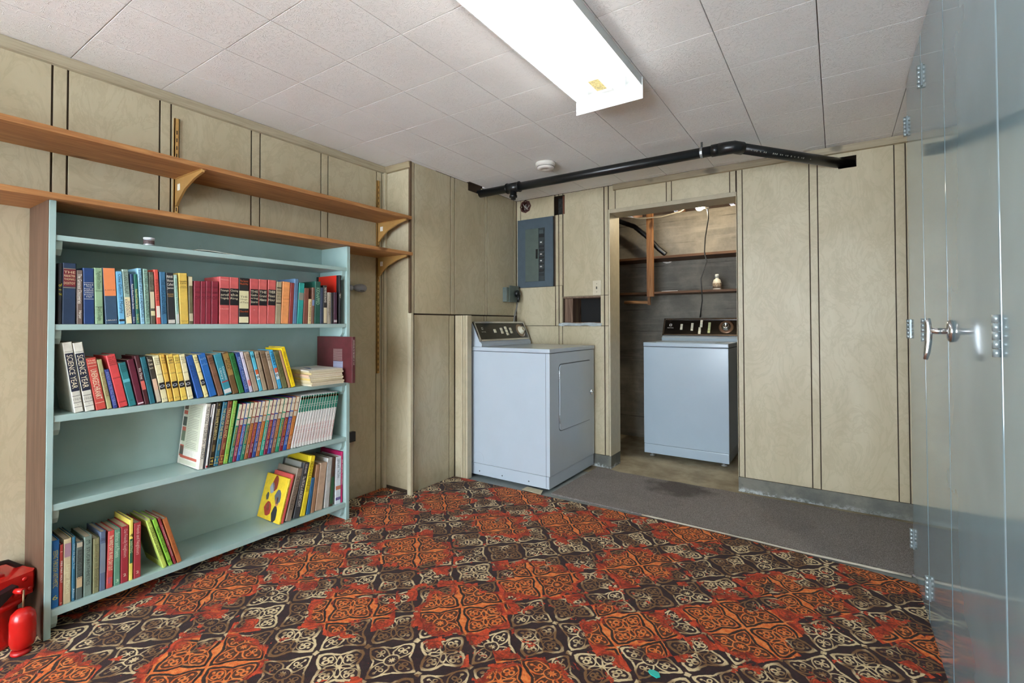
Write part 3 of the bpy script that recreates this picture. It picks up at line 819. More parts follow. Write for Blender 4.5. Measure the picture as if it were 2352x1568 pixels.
R1 += [
 I(503.6,526.8,504.2,634.8,'C75A5A','rose red war history volume whose black title block reads three words on three lines',bands=[(.40,.755,'16151A')],tx=[('Triumph/and/Tragedy',.50,.745,CRM,'h'),('Winston',.92,.96,'E8B0A8','h'),('Churchill',.30,.34,'E8B0A8','h')]),
 I(527,548,528.4,636.5,'C95E5C','rose red war history volume whose black title block mentions closing a ring',bands=[(.40,.76,'16151A')],tx=[('Closing/the/Ring',.50,.75,CRM,'h')]),
 I(548.3,571.5,550.2,638,'1B1A1C','black jacketed war history volume with cream title panel and orange lettering',bands=[(.335,.72,'D8D2A8'),(.025,.155,'E0DAB4')],tx=[('The Second/World War',.84,.97,'D9602A','h'),('THE/Hinge/of Fate',.44,.62,BLK,'h'),('Churchill',.24,.30,'D9602A','h')]),
 I(574,593.6,575.6,640,'C75A5A','rose red war history volume whose black title block mentions a storm',bands=[(.41,.77,'16151A')],tx=[('THE/Gath-/ering/Storm',.45,.755,CRM,'h'),('C',.29,.33,'E8B0A8','h')]),
 I(594,613.2,595.2,641.3,'CB625E','rose red war history volume whose black title block mentions an alliance',bands=[(.41,.77,'16151A')],tx=[('THE/Grand/Alliance',.50,.755,CRM,'h')]),
 I(613.6,632,616.4,642.5,'C95E5A','rose red war history volume whose black title block mentions an hour',bands=[(.42,.78,'16151A')],tx=[('THEIR/Finest/Hour',.50,.77,CRM,'h')]),
 I(632.4,644.8,635.8,646.7,'A2977A','khaki cloth hardcover with black zigzag bands on the spine',bands=[(.84,.87,'3A3426'),(.475,.505,'3A3426')],tx=[('NANA/THE HUNT/OF A/KING',.55,.82,'3A3426','h')]),
 I(645.4,662.6,650,646.4,'E79A5E','plain apricot orange hardcover with faint brown title, beside khaki book',tx=[('A. KIPLING',.57,.60,'8A4A24','h')],bands=[(.66,.665,'C07A40'),(.50,.505,'C07A40')]),
 I(663,672,669,649.3,'8E3A36','brick red thin hardcover next to apricot orange book'),
 I(672.5,681.6,677.4,640,'5A7A9C','denim blue hardcover standing taller than its teal neighbour'),
 I(682.2,695,687.6,649.3,'2A9A92','bright teal hardcover with a small grey paper label',bands=[(.58,.76,'8C8C7E')]),
 I(696,706.6,700.4,661.2,'7E4A3C','faded red-brown hardcover beside bright teal book'),
 I(707.4,715,709.2,686.7,'D6C290','small cream booklet, shortest in the upper row',tx=[('the history of',.1,.9,'6A5A30')]),
 I(715.4,721.6,717.6,660.3,'7A5648','narrow brown hardcover with a pale blue patch',bands=[(.50,.66,'7A8CB4')]),
 I(722.2,735,724.6,645.9,'1F5448','tall dark green hardcover with pale upright title',tx=[('KIDNAPPED',.45,.85,'9CC4A8')]),
 I(735.2,742.4,736.6,660.3,'3A465E','slate navy hardcover beside tall dark green book'),
 I(742.8,751.2,743.8,655.2,'2A2624','black jacketed book with ivory floral drawing along spine',bands=[(.02,.42,'CFC2A0')],tx=[('THE WISH ESTABLISHED',.55,.95,WHT)]),
 I(752,760.4,752.8,671.4,'A79D8C','coverless book showing yellowed paper spine',tx=[('readings',.2,.8,'6A6050')]),
 I(760.8,766.2,761.2,672,'1E1C20','thin black paperback beside the yellowed coverless book'),
 I(766.6,774.4,766.8,671.4,'4A2A3E','dark plum paperback with small white marks',bands=[(.05,.12,'C8C0C4')]),
 I(778.6,783.4,778.6,632,'17161A','tall bright red book at the row end, its red cover facing out',side=[(.0,1.0,'D42A16')],tx=[('PAPER/ART',.45,.7,WHT)]),
]
for it in R1:
    if it['l'].startswith('tall bright red'): it['D'] = .21
row(-2.318, SH[1][0], R1, 'books on the upper book shelf')

# second row, leaning
sy = dict(bands=[(.30,.845,'1E2338'),(.865,.872,'8A8A80'),(.23,.236,'3A3A3A'),(.135,.141,'3A3A3A'),(.07,.076,'3A3A3A')])
R2 = [
 I(171,193.2,133.0,789,'D2D2C6','white yearbook with navy title panel and printed year ending in nine',tx=[('SCIENCE YEAR',.34,.82,CRM),('1969',.16,.21,'8A8A84','h'),('1',.09,.125,'8A8A84','h')],**sy),
 I(196,219,157.0,790,'D2D2C6','white yearbook with navy title panel and printed year ending in eight',tx=[('SCIENCE YEAR',.34,.82,CRM),('1968',.16,.21,'8A8A84','h'),('1',.09,.125,'8A8A84','h')],**sy),
 I(221.4,245.2,190.6,825.4,'C2493F','red hardcover with cream framed upright title cartouche',tx=[('UNEINGESCHRANKT',.2,.78,CRM),('THE/SHIPWRECKED',.88,.97,CRM,'h')],bands=[(.84,.846,CRM),(.13,.136,CRM)]),
 I(247,259,217.6,827.8,'A6A676','thin moss green hardcover with faded red upright title',tx=[('TREE BOOKED THE HOUR',.25,.75,'8A5A3A')]),
 I(260.6,271.8,239.6,849.7,'2C3C86','small indigo hardcover, shortest between green and red books',tx=[('ANDREW AND THE WILD NOTEBOOK',.06,.94,'8A98CC')]),
 I(273.8,295.4,241.0,818,'D2484A','bright red hardcover with bold black title at the head',tx=[('THE/GENTLE/WORLD/WITH/WINGS',.80,.97,BLK,'h'),('WAYNE',.54,.58,BLK,'h'),('COLLINS',.08,.11,BLK,'h')]),
 I(297,314.6,271.4,835,'2A7A80','teal hardcover with dark bird emblem and small star on spine',tx=[('WINGS/OVER/HOME/TOWN',.78,.95,'143A40','h'),('*',.10,.16,'143A40','h')],bands=[(.55,.62,'5FB0BE')]),
 I(316.6,332.4,291.6,827.8,'5E1A30','plain maroon hardcover with a white scuff at the foot',bands=[(.02,.05,'D8C8CC')]),
 I(333.4,344.6,308.4,818,'4A1E24','dark maroon slim hardcover with a pink paper label',bands=[(.30,.48,'D86A5E')],tx=[('We Three',.52,.75,WHT)]),
 I(345.4,358.4,321.4,821.4,'256A78','peacock blue hardcover with dark upright lettering',tx=[('THE ALCOHOL/PAPERS',.35,.9,'123A44')]),
 I(360.2,372,336.4,820.6,'3A342C','picture jacket book with cream lower half and dark lettered head',bands=[(.02,.28,'C9BFA8'),(.28,.52,'D9B79A')],tx=[('The/Castle/Secret',.72,.96,CRM,'h')]),
]
yell = [(373,387.4,350.6,819,'E4DCAE','cream','slim'),(388.4,399.6,366.2,815.7,'E2B64E','deep yellow','narrow'),(400.8,415.6,382.2,815.7,'E0BC58','yellow','sun-faded'),(417.4,431,397.6,816.5,'E6C65A','bright yellow','clean'),(432.8,445.6,411.2,815.7,'E6DEB0','pale cream','worn'),(470.4,480.6,441.8,817,'E8DC9C','lemon cream','lone')]
names = ['The/Clue/in the/Hollow', 'The/Secret/Bridge', 'Mystery/at/Lilac', 'The/Sign/of the', 'The/Ghost/of/Hill', 'The/Moon/Stone']
for (bl, br, tx_, ty_, c, nm, ad), ttl in zip(yell, names):
    extra = {'The/Moon/Stone': 'standing between two blue books', 'The/Clue/in the/Hollow': 'beside the picture jacket book', 'The/Ghost/of/Hill': 'beside a blue book'}.get(ttl, 'within the yellow mystery run')
    R2.append(I(bl, br, tx_, ty_, c, '%s mystery book with a black emblem band, %s' % (nm, extra), bands=[(.275,.42,'1E1C1C')], tx=[(ttl,.80,.96,'3A3A3A','h'),('o',.30,.39,'B8C0CC','h'),('KEENE',.58,.62,'6A6040','h'),('G D',.05,.09,'6A6040','h')]))
R2 += [
 I(453.8,469,427.0,819,'2456A0','scuffed royal blue hardcover after the yellow mystery run',tx=[('HARRIET/BLACK',.3,.95,'163A70')]),
 I(482.4,499.2,455.0,815.3,'2468B4','bright blue hardcover with pale title near the head',tx=[('ALICE',.86,.92,'9CC4E8','h'),('in/Wonder',.74,.8,'9CC4E8','h')]),
 I(502,514.6,475.4,817.8,'7E5A44','brown hardcover with dark lettering, beside bright blue book',tx=[('DAVE/DAWN/ROB',.78,.95,'2A1A10','h'),('J. M./DOW',.48,.55,'2A1A10','h')]),
 I(516.4,534.2,490.6,815.3,'3A8EA0','turquoise hardcover with a white library label at the foot',bands=[(.03,.13,'D8DCDC'),(.30,.33,'B04A4A')],tx=[('Companion/Library',.35,.68,'D8ECEC')]),
 I(536,549.4,510.4,811,'6E5230','brown and tan patterned hardcover beside turquoise library book',bands=[(.45,.97,'A28448')],tx=[('POLAR/BEAR',.5,.92,'3A2A14')]),
 I(550.4,562.2,525.6,812.7,'2E7A42','grass green hardcover with darker upright title',tx=[('RACE AND TURN',.45,.92,'164A22')]),
 I(564,573.6,541.0,812,'2E4C8E','dark blue thin hardcover with worn white spine edges',tx=[('MIDNIGHT WATERCOURSE',.08,.9,'9CB0DC')]),
 I(574,581.8,550.2,810.2,'CFCDE0','pale lavender thin book with small cartoon at the foot',bands=[(.15,.3,'D88A8A')],tx=[('A HOUSE',.75,.95,'3A3A5A','h')]),
 I(583.6,595.4,560.4,810.2,'A89680','taupe hardcover with dark title, beside lavender book',tx=[('WILL/ROAD/OF A/HUNTER',.78,.95,'3A2E20','h'),('J. M./DOW',.48,.56,'3A2E20','h')]),
 I(596.6,604.8,574.0,808.5,'58BAD4','narrow cyan storybook with red picture square, beside taupe book',bands=[(.42,.54,'D8683A'),(.28,.42,'D8E4E4')],tx=[('No',.82,.96,'1A3A4A','h'),('B',.30,.40,BLK,'h')]),
 I(605.2,614.8,584.4,808.5,'A4937A','tan hardcover squeezed against the narrow cyan storybook',tx=[('OF A/BOY',.82,.95,'3A2E20','h'),('J. M./DOW',.48,.56,'3A2E20','h')]),
 I(617.6,629.4,597.0,808.5,'7E6850','mid-brown hardcover with faint title, between tan books',tx=[('RING/FOUR',.82,.95,'4A3622','h')]),
 I(630.4,639.6,608.8,808.5,'AFA08A','light tan hardcover standing before the last cyan storybook',tx=[('A/FOX/HILL',.75,.95,'3A2E20','h'),('J. M./DOW',.48,.56,'3A2E20','h')]),
 I(640.2,649,617.8,806,'42ACDC','narrow sky cyan storybook with red picture square, beside olive book',bands=[(.42,.54,'D86A4A'),(.24,.42,'D8E4E4')],tx=[('MERRY',.60,.96,'123A54'),('B',.30,.40,BLK,'h')]),
 I(650,661.6,628.4,808.5,'6E7048','olive green hardcover beside sky cyan storybook',tx=[('SIMON ARMY CRUSOE',.3,.92,'3A3E20')]),
 I(663.4,669.2,640.6,806,'B9906A','thin tan paperback with frayed spine before the yellow book'),
 I(670,680,641.4,800.8,'F2D410','vivid yellow slim hardcover ending the leaning row',tx=[('Witches and their Broomsticks',.25,.9,'A8862A'),('11',.07,.11,'6A5A10','h')]),
]
R2.sort(key=lambda d: d['bl'])
row(-2.321, SH[2][0], R2, 'books leaning on the middle shelf', pad=.021)
# plum book standing at the shelf end, jutting out past the bookcase edge
o = thing('book', 'dark plum hardcover standing at the shelf end and jutting out past the bookcase', 'book', (-2.205, 1.7185, SH[2][0]+.001), (0, 0, 0), 'books leaning on the middle shelf')
D, t, h = .315, .022, .252
MB().prism([(-D, 0), (-.002, 0), (0, .002), (0, t-.002), (-.002, t), (-D, t), (-D, t-.003), (-.004, t-.003), (-.004, .003), (-D, .003)], 0, h, 2).build('cover', pm('5A2A2E', .3, var=.15, kind='obj'), o)
B(-D+.004, -.0045, .0034, t-.0034, .003, h-.004).build('page_block', pages_mat('D8D0BC'), o)
mb = MB()
for k in range(18): mb.box(-.165, -.085, -.0006, 0, h*.72-k*.0048, h*.72-k*.0048+.0016)
mb.build('blurb_text', ink('A08C88'), o)
B(-.165, -.080, -.0006, 0, h*.26, h*.46).build('cover_picture', ink('9A9CB4'), o)
mb = MB(); text_into(mb, 'HANDBOOK TO THE WEST OF WAR', (.0006, t/2, h*.66), -UP, RIGHT, h*.55, t*.3); mb.build('lettering', ink(WHT), o)

# magazine pile on the same shelf
rg = random.Random(5)
zc = SH[2][0]+.001
MC = ['D8CFB4', 'C9BB94', 'D8C9A0', 'E0C878', 'CBB89C', 'D9B49A', 'D6C48C', 'CFC4A4', 'E6E4DA']
cen = PZ(728, 866, .80)
for k, c in enumerate(MC):
    th = .0095 if k < 8 else .004
    L, Wd = .262, .192
    lab = ['dull cream', 'tan', 'buff', 'yellow-edged', 'brownish', 'pink-edged', 'straw coloured', 'grey-cream', 'white'][k]
    o = thing('magazine', '%s magazine in the pile beside the plum book, %s' % (lab, 'topmost with a blue mark' if k == 8 else 'bottom of the pile' if k == 0 else ['second', 'third', 'fourth', 'fifth', 'sixth', 'seventh', 'eighth'][k-1]+' from the bottom'), 'magazine', (-2.388+rg.uniform(-.006, .006), 1.606+rg.uniform(-.005, .004), zc), (0, 0, math.radians(-2)+rg.uniform(-.05, .03)), 'magazine pile on the middle shelf')
    MB().prism([(-L/2, -Wd/2), (L/2, -Wd/2), (L/2, Wd/2), (-L/2, Wd/2)], .0006, th-.0006, 2).build('page_block', pages_mat('E0D6BC'), o)
    MB().box(-L/2-.001, L/2+.001, -Wd/2-.002, Wd/2+.001, 0, .0006).box(-L/2-.001, L/2+.001, -Wd/2-.002, Wd/2+.001, th-.0006, th).box(-L/2-.001, L/2+.001, -Wd/2-.002, -Wd/2-.0012, 0, th).build('cover', pm(c, .5, var=.12, kind='obj'), o)
    if k == 8:
        MB().prism([(-.05, -.03), (.045, -.045), (.05, -.035), (-.02, -.012)], th, th+.0004, 2).build('cover_print', ink('3A62A0'), o)
    zc += th+.0004

# third row
R3 = [
 I(454.5,466.6,474.1,927.3,'DCD8CC','tall white songbook with red and black picture column on its cover',side=[(.25,.96,'C7C9B2'),(.10,.14,'C2614E'),(.02,.08,'CDCDB8')],tx=[('MORE SONGS TO GROW ON   LANDECK',.15,.95,BLK)],D=.205),
 I(467,470.6,486.4,928.5,'20242E','thin black and white paperback beside the tall songbook',bands=[(.80,.99,'E6E6E2')]),
 I(471,476.6,491.0,928,'DADBDA','thin white booklet with tiny black title, beside black bound classics',tx=[('Classic Comforting & Entertaining',.15,.95,'3A3A3A')],bands=[(.01,.04,'B02A2A')]),
]
for bl, br, tx_, ty_, c, s, v, nm in ((478.6,490,499,924.6,'332C1E','SWISS FAMILY ROBINSON','4','dark olive'),(490.4,501.2,513.8,922.9,'2A6A80','THE CALL OF THE WILD','11','petrol blue'),(501.6,512.4,525,921,'7A3A26','TREASURE ISLAND','1','russet'),(512.8,523,537,920,'7CB84A','THE JUNGLE BOOK','5','leaf green')):
    R3.append(I(bl, br, tx_, ty_, c, '%s classic volume with gilt bands and tall spine title, beside the handyman manuals' % nm, tx=[('2',.95,.985,'D8C060','h'),(s,.42,.90,'D8C88A'),('STEVENSON',.24,.34,'C8B070'),(v,.06,.125,'D8C060','h')], bands=[(.135,.142,'D8B84A'),(.04,.047,'D8B84A')]))
NW = 'one two three four five six seven eight nine ten eleven twelve thirteen fourteen fifteen sixteen'.split()
hc = ['1F7A5E','8A2248','1F5CA8','1F7A5E','9A5A2A','7E1838','26468E','A8622E','1FA088','7E1840','26408E','8A5A3C','1F8A66','7E1830','1F4FA0','B0682E']
cn = ['green','crimson','blue','green','brown','crimson','blue','brown','teal','crimson','blue','brown','green','crimson','blue','brown']
for i in range(16):
    f = i/16; f2 = (i+1)/16
    bl = 525+(667.5-525)*f; br = 525+(667.5-525)*f2-.3
    tl = 550+(690.5-550)*f; ty_ = 927.5+(908.5-927.5)*f
    R3.append(I(bl, br, tl, ty_, hc[i], '%s handyman manual with cream head and spine number %s' % (cn[i], NW[i]), bands=[(.74,.99,'DDD2B8'),(.625,.72,'B8B0A0' if i % 3 else 'C8C0A8')], tx=[('HOME HANDYMAN',.28,.60,'E09A4A' if cn[i] in ('crimson','brown','green') else 'E0A898'),('%d' % (i+1),.86,.91,BLK,'h'),('FAMILY GUIDE',.10,.25,WHT,'v',.4)]))
for i in range(15):
    f = i/15; f2 = (i+1)/15
    bl = 667.8+(762.5-667.8)*f; br = 667.8+(762.5-667.8)*f2-.3
    tl = 692.5+(779-692.5)*f; ty_ = 909+(899-909)*f
    R3.append(I(bl, br, tl, ty_, 'DEDCD8', 'slim white craft volume with green head and yellow disc, in the green headed run', bands=[(.68,.995,'1F7A64'),(.925,.97,'E0B43A')], tx=[('ON THE CUTTING',.08,.42,'C87A7E'),('complete guide to crafts',.42,.66,'8A96A0','v',.4),('of/ideas',.76,.84,'C8DCD4','h')]))
g3 = row(-2.325, SH[3][0], R3, 'books leaning on the lower middle shelf')
for o in g3:
    if 'green headed run' in o['label']: o['group'] = 'green headed white craft volumes'
tag(B(-2.50, -2.40, 1.735, 1.7375, SH[3][0]+.001, SH[3][0]+.10).build('bookend', pm('5A5F62', .4, .6)), 'small grey metal bookend at the end of the craft volumes', 'bookend')

sb_ = g3[0]; hS = max(v.co.z for v in sb_.children[0].data.vertices)
for f0, f1, c_ in ((.12, .30, 'C2614E'), (.15, .28, '5A5E54'), (.36, .52, '6E7A64'), (.52, .58, 'C2614E'), (.60, .74, '4A4E46'), (.78, .84, 'C2614E'), (.86, .97, '5A4A40')):
    B(-.195, -.160, -.0008, -.0003, f0*hS, f1*hS).build('cover_picture', ink(c_), sb_)
mb = MB()
for k in range(26):
    zz = hS*(.93-.026*k)
    mb.box(-.145, -.145+.10*(1 if k % 7 else .45), -.0008, -.0003, zz, zz+.0014)
mb.build('cover_text', ink('7A7A6C'), sb_)
# bottom shelf, right cluster
R4 = [
 I(639.6,645.6,666.0,1099.5,'E2C22E','yellow picture book with four small figures printed on its cover',D=.20,tx=[('FAVOURITE NURSERY FAIRY TALES',.12,.8,'8A6A1A')]),
 I(646,652,672.5,1090,'C8504A','salmon red thin hardcover behind the yellow picture book'),
 I(655.5,669.3,687.5,1075,'8C7C6C','grey-brown picture book with black upright title',tx=[('THE PETER PAN PICTURE BOOK',.2,.85,'2A2420')]),
 I(673.6,688.4,713,1061,'3A3A3C','large dark photo-jacketed book with black and white spine',side=[(.0,.45,'5A6474'),(.45,1,'8C8C86')],tx=[('The PEOPLE of ANCIENT EGYPT',.2,.75,WHT),('LOUISE ADAMS',.8,.97,WHT)]),
 I(689.4,701,722.3,1046,'E6CE2A','tall yellow book with black title, beside the dark photo book',tx=[('FIELD GUIDE MARINE LIFE',.4,.9,'3A3210')],side=[(.80,1,'D8C020')]),
 I(703.4,712.2,720.0,1097,'2A6288','short blue hardcover beside tall yellow book'),
 I(714,722.6,736,1066,'A07858','worn brown paperback with torn spine beside short blue hardcover'),
 I(723.8,740.5,745.5,1061,'B79C84','thick tan book with frayed cream spine',side=[(.02,.98,'B49A84')]),
 I(744.4,755.6,759,1050.5,'B4B4B0','pale grey thin annual beside the frayed tan book'),
 I(756,764.2,768.4,1049.8,'4A3226','dark brown speckled book with green foot',bands=[(.05,.6,'2E5A3C')]),
 I(769.8,782.4,778.5,1047.5,'D6DCE2','white picture book with small pencil figures on the spine',tx=[('Sylvia and The Tales',.55,.95,'5A6470')],bands=[(.30,.38,'C87A5A'),(.08,.14,'6A5A8A')]),
 I(782.8,787,787.6,1036.8,'B81E5C','magenta annual with white title at the end of the bottom shelf',tx=[('365 ANIMAL STORIES',.3,.9,WHT)]),
]
for it in R4: it['bl'] += 0
g4 = row(-2.335, SH[4][0], R4, 'books at the end of the bottom shelf')
# printed figures on the yellow picture book
yb = g4[0]
h0 = max(v.co.z for v in yb.children[0].data.vertices)
for (fx, fz, sx, sz, c) in ((-.105, .82, .022, .05, '8A3A22'), (-.125, .70, .02, .035, '9AA0A4'), (-.06, .55, .026, .045, '5A6068'), (-.058, .45, .016, .03, 'B8805A'), (-.15, .5, .012, .025, '4A4A4A'), (-.125, .24, .03, .045, 'A83A2A'), (-.125, .28, .014, .025, 'D8A888'), (-.06, .17, .022, .05, '2A2E34')):
    n = 10
    MB().prism([(fx+sx*(1+.2*math.sin(3*k))*math.cos(2*math.pi*k/n), fz*h0+sz*.8*math.sin(2*math.pi*k/n)) for k in range(n)], -.0006, 0, 1).build('cover_picture', ink(c), yb)
# bottom shelf, left cluster
R5 = [
 I(116.8,135.2,119.3,1243.6,'1E6CB4','bright blue schoolbook with yellow numeral 6 at the foot',tx=[('SEEING THROUGH ARITHMETIC',.3,.85,'C8C84A'),('6',.10,.20,'D8D46A','h')]),
 I(136.2,144,138.5,1251.6,'A33A34','slim red reader with white title beside bright blue schoolbook',tx=[('FIRE MAY MOLT',.35,.75,WHT)],bands=[(.04,.045,CRM),(.88,.885,CRM)]),
 I(145.2,163,147,1240,'C2B692','cream hardcover with purple scribbled drawing near the head',bands=[(.72,.93,'A08090')],tx=[('Larger Places',.15,.6,'D8D8B0')]),
 I(164,172.8,166.6,1234.6,'2E6A86','slim petrol blue reader with pale script title',tx=[('Under the Apple Tree',.45,.95,'B8D0D8'),('Allison',.05,.2,'B8D0D8')]),
 I(173.8,189.6,177.3,1245,'56625E','stained grey hardcover with torn pale patch on the spine',bands=[(.2,.38,'C0A884'),(.9,.98,'B0A894')],tx=[('BUILDING OUR LIVES',.35,.85,'2A302E')]),
 I(191.6,211,192.5,1234.6,'73867C','grey-green arithmetic schoolbook with large numeral 3',tx=[('3',.85,.96,'3A4E46','h'),('STUDY',.58,.82,'26302C','v',.4),('ARITHMETICS',.18,.62,'26302C','v',.4)]),
 I(213,228,214.8,1238,'83825E','olive khaki reader with faint script title',tx=[('Journeys in Storyland',.1,.9,'5A5A3C')]),
 I(228.4,242.4,232.6,1222,'5A6880','slate blue hardcover with paler label panel',bands=[(.30,.80,'76828E'),(.88,.885,'2A3040')],tx=[('I-IV',.83,.88,'2A3040','h')]),
 I(244,259.3,249,1221,'C24A46','warm red reader with long cream title',tx=[('The WIND DAY IN AND DAY OUT',.3,.92,CRM),('Row',.08,.18,'7A6A9A')]),
 I(261.3,276.2,265.5,1216.8,'5E9078','sea green reader with pale title and numeral 3',tx=[('Stories and Poems',.5,.95,'B8D8C0'),('3',.04,.12,'C8E0C0','h')]),
 I(277,295,280.9,1210.5,'9A2C36','deep red neighbours reader with numeral 2, before the yellow workbook',tx=[('Our Friendly Neighbours',.45,.95,'D8A8A0'),('2',.1,.17,CRM,'h')]),
 I(296,305.2,297.4,1194.5,'E2D060','tall yellow workbook with dark green middle and numeral 4',bands=[(.28,.68,'1F5A44')],tx=[('4',.70,.78,'1A1A14','h'),('WRITING',.45,.65,'C8D0A0')]),
 I(307,323.6,311,1201.6,'A2333A','red friends reader with numeral 2, after the yellow workbook',tx=[('Friends and Neighbours',.42,.95,'E0B8B0'),('2',.07,.14,CRM,'h')]),
 I(374.6,385.2,335.0,1197,'B4C85E','lime green storybook leaning alone with mottled picture cover',side=[(.15,.85,'5E7040')],tx=[('STORIES OLD and NEW',.25,.85,'3A4A1E'),('||',.92,.96,'3A4A1E','h')],D=.17),
 I(388.6,398.6,349.6,1195.4,'86C040','bright green reader leaning on the lime storybook',tx=[('Thank You NEIGHBOUR',.28,.85,'1F3A10'),('III',.06,.14,'1F3A10','h')]),
 I(399.8,406.6,362,1191.8,'8A2E36','dark red social studies reader leaning beside bright green reader',tx=[('A Primary Social Studies Community',.05,.97,'E0B8B0')]),
 I(407.8,419,372.9,1193.6,'AE6638','copper brown reader at the end of the leaning four',tx=[('Our Town and City',.2,.6,'8A4A24')]),
]
row(-2.323, SH[4][0], R5, 'schoolbooks on the bottom shelf')

# top shelf oddments
p = PZ(342, 564, SH[0][0]); jx = -2.335
jy = yat(342, jx, SH[0][0])
t = thing('small_jar', 'small white capped metal tin with dark label on the top bookcase shelf', 'jar', (jx, jy, SH[0][0]+.0005))
MB().lathe([(.0, 0), (.017, 0), (.018, .002), (.018, .026), (.0, .026)], 20).build('body', pm('B9BEC2', .35, .3), t)
MB().lathe([(.0181, .006), (.0186, .006), (.0186, .021), (.0181, .021)], 20, ring=True).build('label_band', pm('5A4A4A', .5, var=.5, scale=160, kind='obj'), t)
MB().lathe([(.0, .026), (.0195, .026), (.0195, .032), (.0, .033)], 20).build('cap', pm('D5DCE4', .35), t)
y0, y1 = yat(455, -2.33, SH[0][0]), yat(556, -2.33, SH[0][0])
mb = MB(); n = 8; zs = SH[0][0]+.0008
for k in range(n+1):
    f = k/n; zz = zs+.010*math.sin(f*2.6+.5)*(1-f)+.001
    mb.v += [(-2.345+.01*f, y0+(y1-y0)*f, zz), (-2.47, y0+(y1-y0)*f+.01, zz+.004), (-2.345+.01*f, y0+(y1-y0)*f, zz+.0025), (-2.47, y0+(y1-y0)*f+.01, zz+.0065)]
for k in range(n):
    a = 4*k; mb.f += [[a, a+4, a+5, a+1], [a+2, a+3, a+7, a+6], [a, a+2, a+6, a+4], [a+1, a+5, a+7, a+3]]
mb.f += [[0, 1, 3, 2], [4*n, 4*n+2, 4*n+3, 4*n+1]]; mb.m = [0]*len(mb.f); mb.sm = [False]*len(mb.f)
tag(mb.build('folded_paper', pm('D9DCCF', .7)), 'curled white folded paper lying on the top bookcase shelf', 'paper')

# ------------------------------------------------------------------ appliances
ENAMEL = pm('B6C2CD', .16, var=.02, scale=3)
ENAMEL2 = pm('A8B8C4', .2, var=.02, scale=3)
CHROME = pm('C8CACC', .18, .95, var=.03)
GLASSBLK = pm('1A1715', .12, var=.1)
IVORY = pm('E4DFC8', .4, var=.05)
SEAM = pm('4A5258', .5)
def lp(mb, o): mb.v = [(x-o[0], y-o[1], z-o[2]) for x, y, z in mb.v]; return mb
# dryer, front faces +x
d0 = (-2.262, 2.80, .011)
dr = thing('clothes_dryer', 'white front-loading clothes dryer with slanted black control panel, beside the breaker panel', 'dryer', d0)
def DR(name, mb, m, parent=dr): return lp(mb, d0).build(name, m, parent)
x0, x1, y0, y1 = -2.262, -1.574, 2.80, 3.505
DR('cabinet', B(x0+.004, x1-.004, y0, y1, .105, .9165, bev=.004), ENAMEL)
DR('toe_panel', MB().box(x0+.004, x1-.010, y0, y1, .022, .1035, bev=.004), ENAMEL)
mb = MB()
for xx, yy in ((x0+.05, y0+.05), (x1-.06, y0+.05), (x0+.05, y1-.05), (x1-.06, y1-.05)):
    DR('foot', MB().lathe([(0, 0), (.018, 0), (.018, .005), (.008, .007), (.008, .012), (0, .012)], 12, M=Matrix.Translation((xx, yy, .0112))), DARK)
DR('top', B(x0-.004, x1, y0-.006, y1+.004, .919, .947, bev=.007), ENAMEL)
DR('side_seam', B(x1-.034, x1-.032, y0-.0006, y0+.001, .03, .915), SEAM)
ym, zm = (2.928+3.438)/2, (.382+.838)/2
def rrect(a0, a1, b0, b1, r, n=5):
    p = []
    for cx, cy, s in ((a1-r, b1-r, 0), (a0+r, b1-r, 90), (a0+r, b0+r, 180), (a1-r, b0+r, 270)):
        for k in range(n+1):
            t = math.radians(s+90*k/n); p.append((cx+r*math.cos(t), cy+r*math.sin(t)))
    return p
DR('door_gasket', MB().prism(rrect(2.926, 3.440, .380, .840, .03), x1-.0045, x1-.0030, 0), SEAM)
door = DR('door', MB().prism(rrect(2.932, 3.434, .386, .834, .027), x1-.004, x1+.003, 0), ENAMEL)
for z in (.765, .465): DR('hinge', B(x1-.003, x1+.006, 2.921, 2.931, z-.03, z+.03, bev=.002), CHROME)
DR('handle', MB().box(x1+.003, x1+.030, 3.395, 3.425, .594, .602, bev=.003).box(x1+.003, x1+.012, 3.418, 3.440, .575, .612, bev=.003), CHROME)
for xx in (x0+.10, x0+.30, x0+.52):
    DR('screw', MB().lathe([(0, 0), (.005, 0), (.004, .002), (0, .002)], 10, M=Matrix.Translation((xx, y0, .050)) @ Matrix.Rotation(math.pi/2, 4, 'X')), pm('5A5E62', .4, .7))
DR('vent_knockout', MB().lathe([(.048, 0), (.0492, 0), (.0492, .0006), (.048, .0006)], 40, ring=True, M=Matrix.Translation((x0+.09, y0, .14)) @ Matrix.Rotation(math.pi/2, 4, 'X')), pm('A8B2BA', .3))
# dryer console: profile in x,z extruded along y
ca, cb = 2.812, 3.492
DR('console_body', MB().prism([(-2.258, .9475), (-2.150, .9475), (-2.148, .968), (-2.166, .985), (-2.236, 1.122), (-2.258, 1.10)], ca, cb, 1), ENAMEL)
pa, pb = Vector((-2.170, 0, .984)), Vector((-2.238, 0, 1.124))
nrm = Vector((pb.z-pa.z, 0, -(pb.x-pa.x))).normalized()
def slab(q0, q1, t0, t1, ya, yb_, axis='y'):
    a = pa+(pb-pa)*q0+nrm*t0; b = pa+(pb-pa)*q1+nrm*t0; c = pa+(pb-pa)*q1+nrm*t1; d = pa+(pb-pa)*q0+nrm*t1
    return MB().prism([(a.x, a.z), (b.x, b.z), (c.x, c.z), (d.x, d.z)], ya, yb_, 1)
con = DR('control_panel', slab(.04, .98, .002, .008, ca+.004, cb-.004), GLASSBLK)
DR('panel_frame', slab(-.02, .07, .002, .014, ca, cb), CHROME, con).location = (0, 0, 0)
DR('panel_frame', slab(.93, 1.02, .002, .014, ca, cb), CHROME, con)
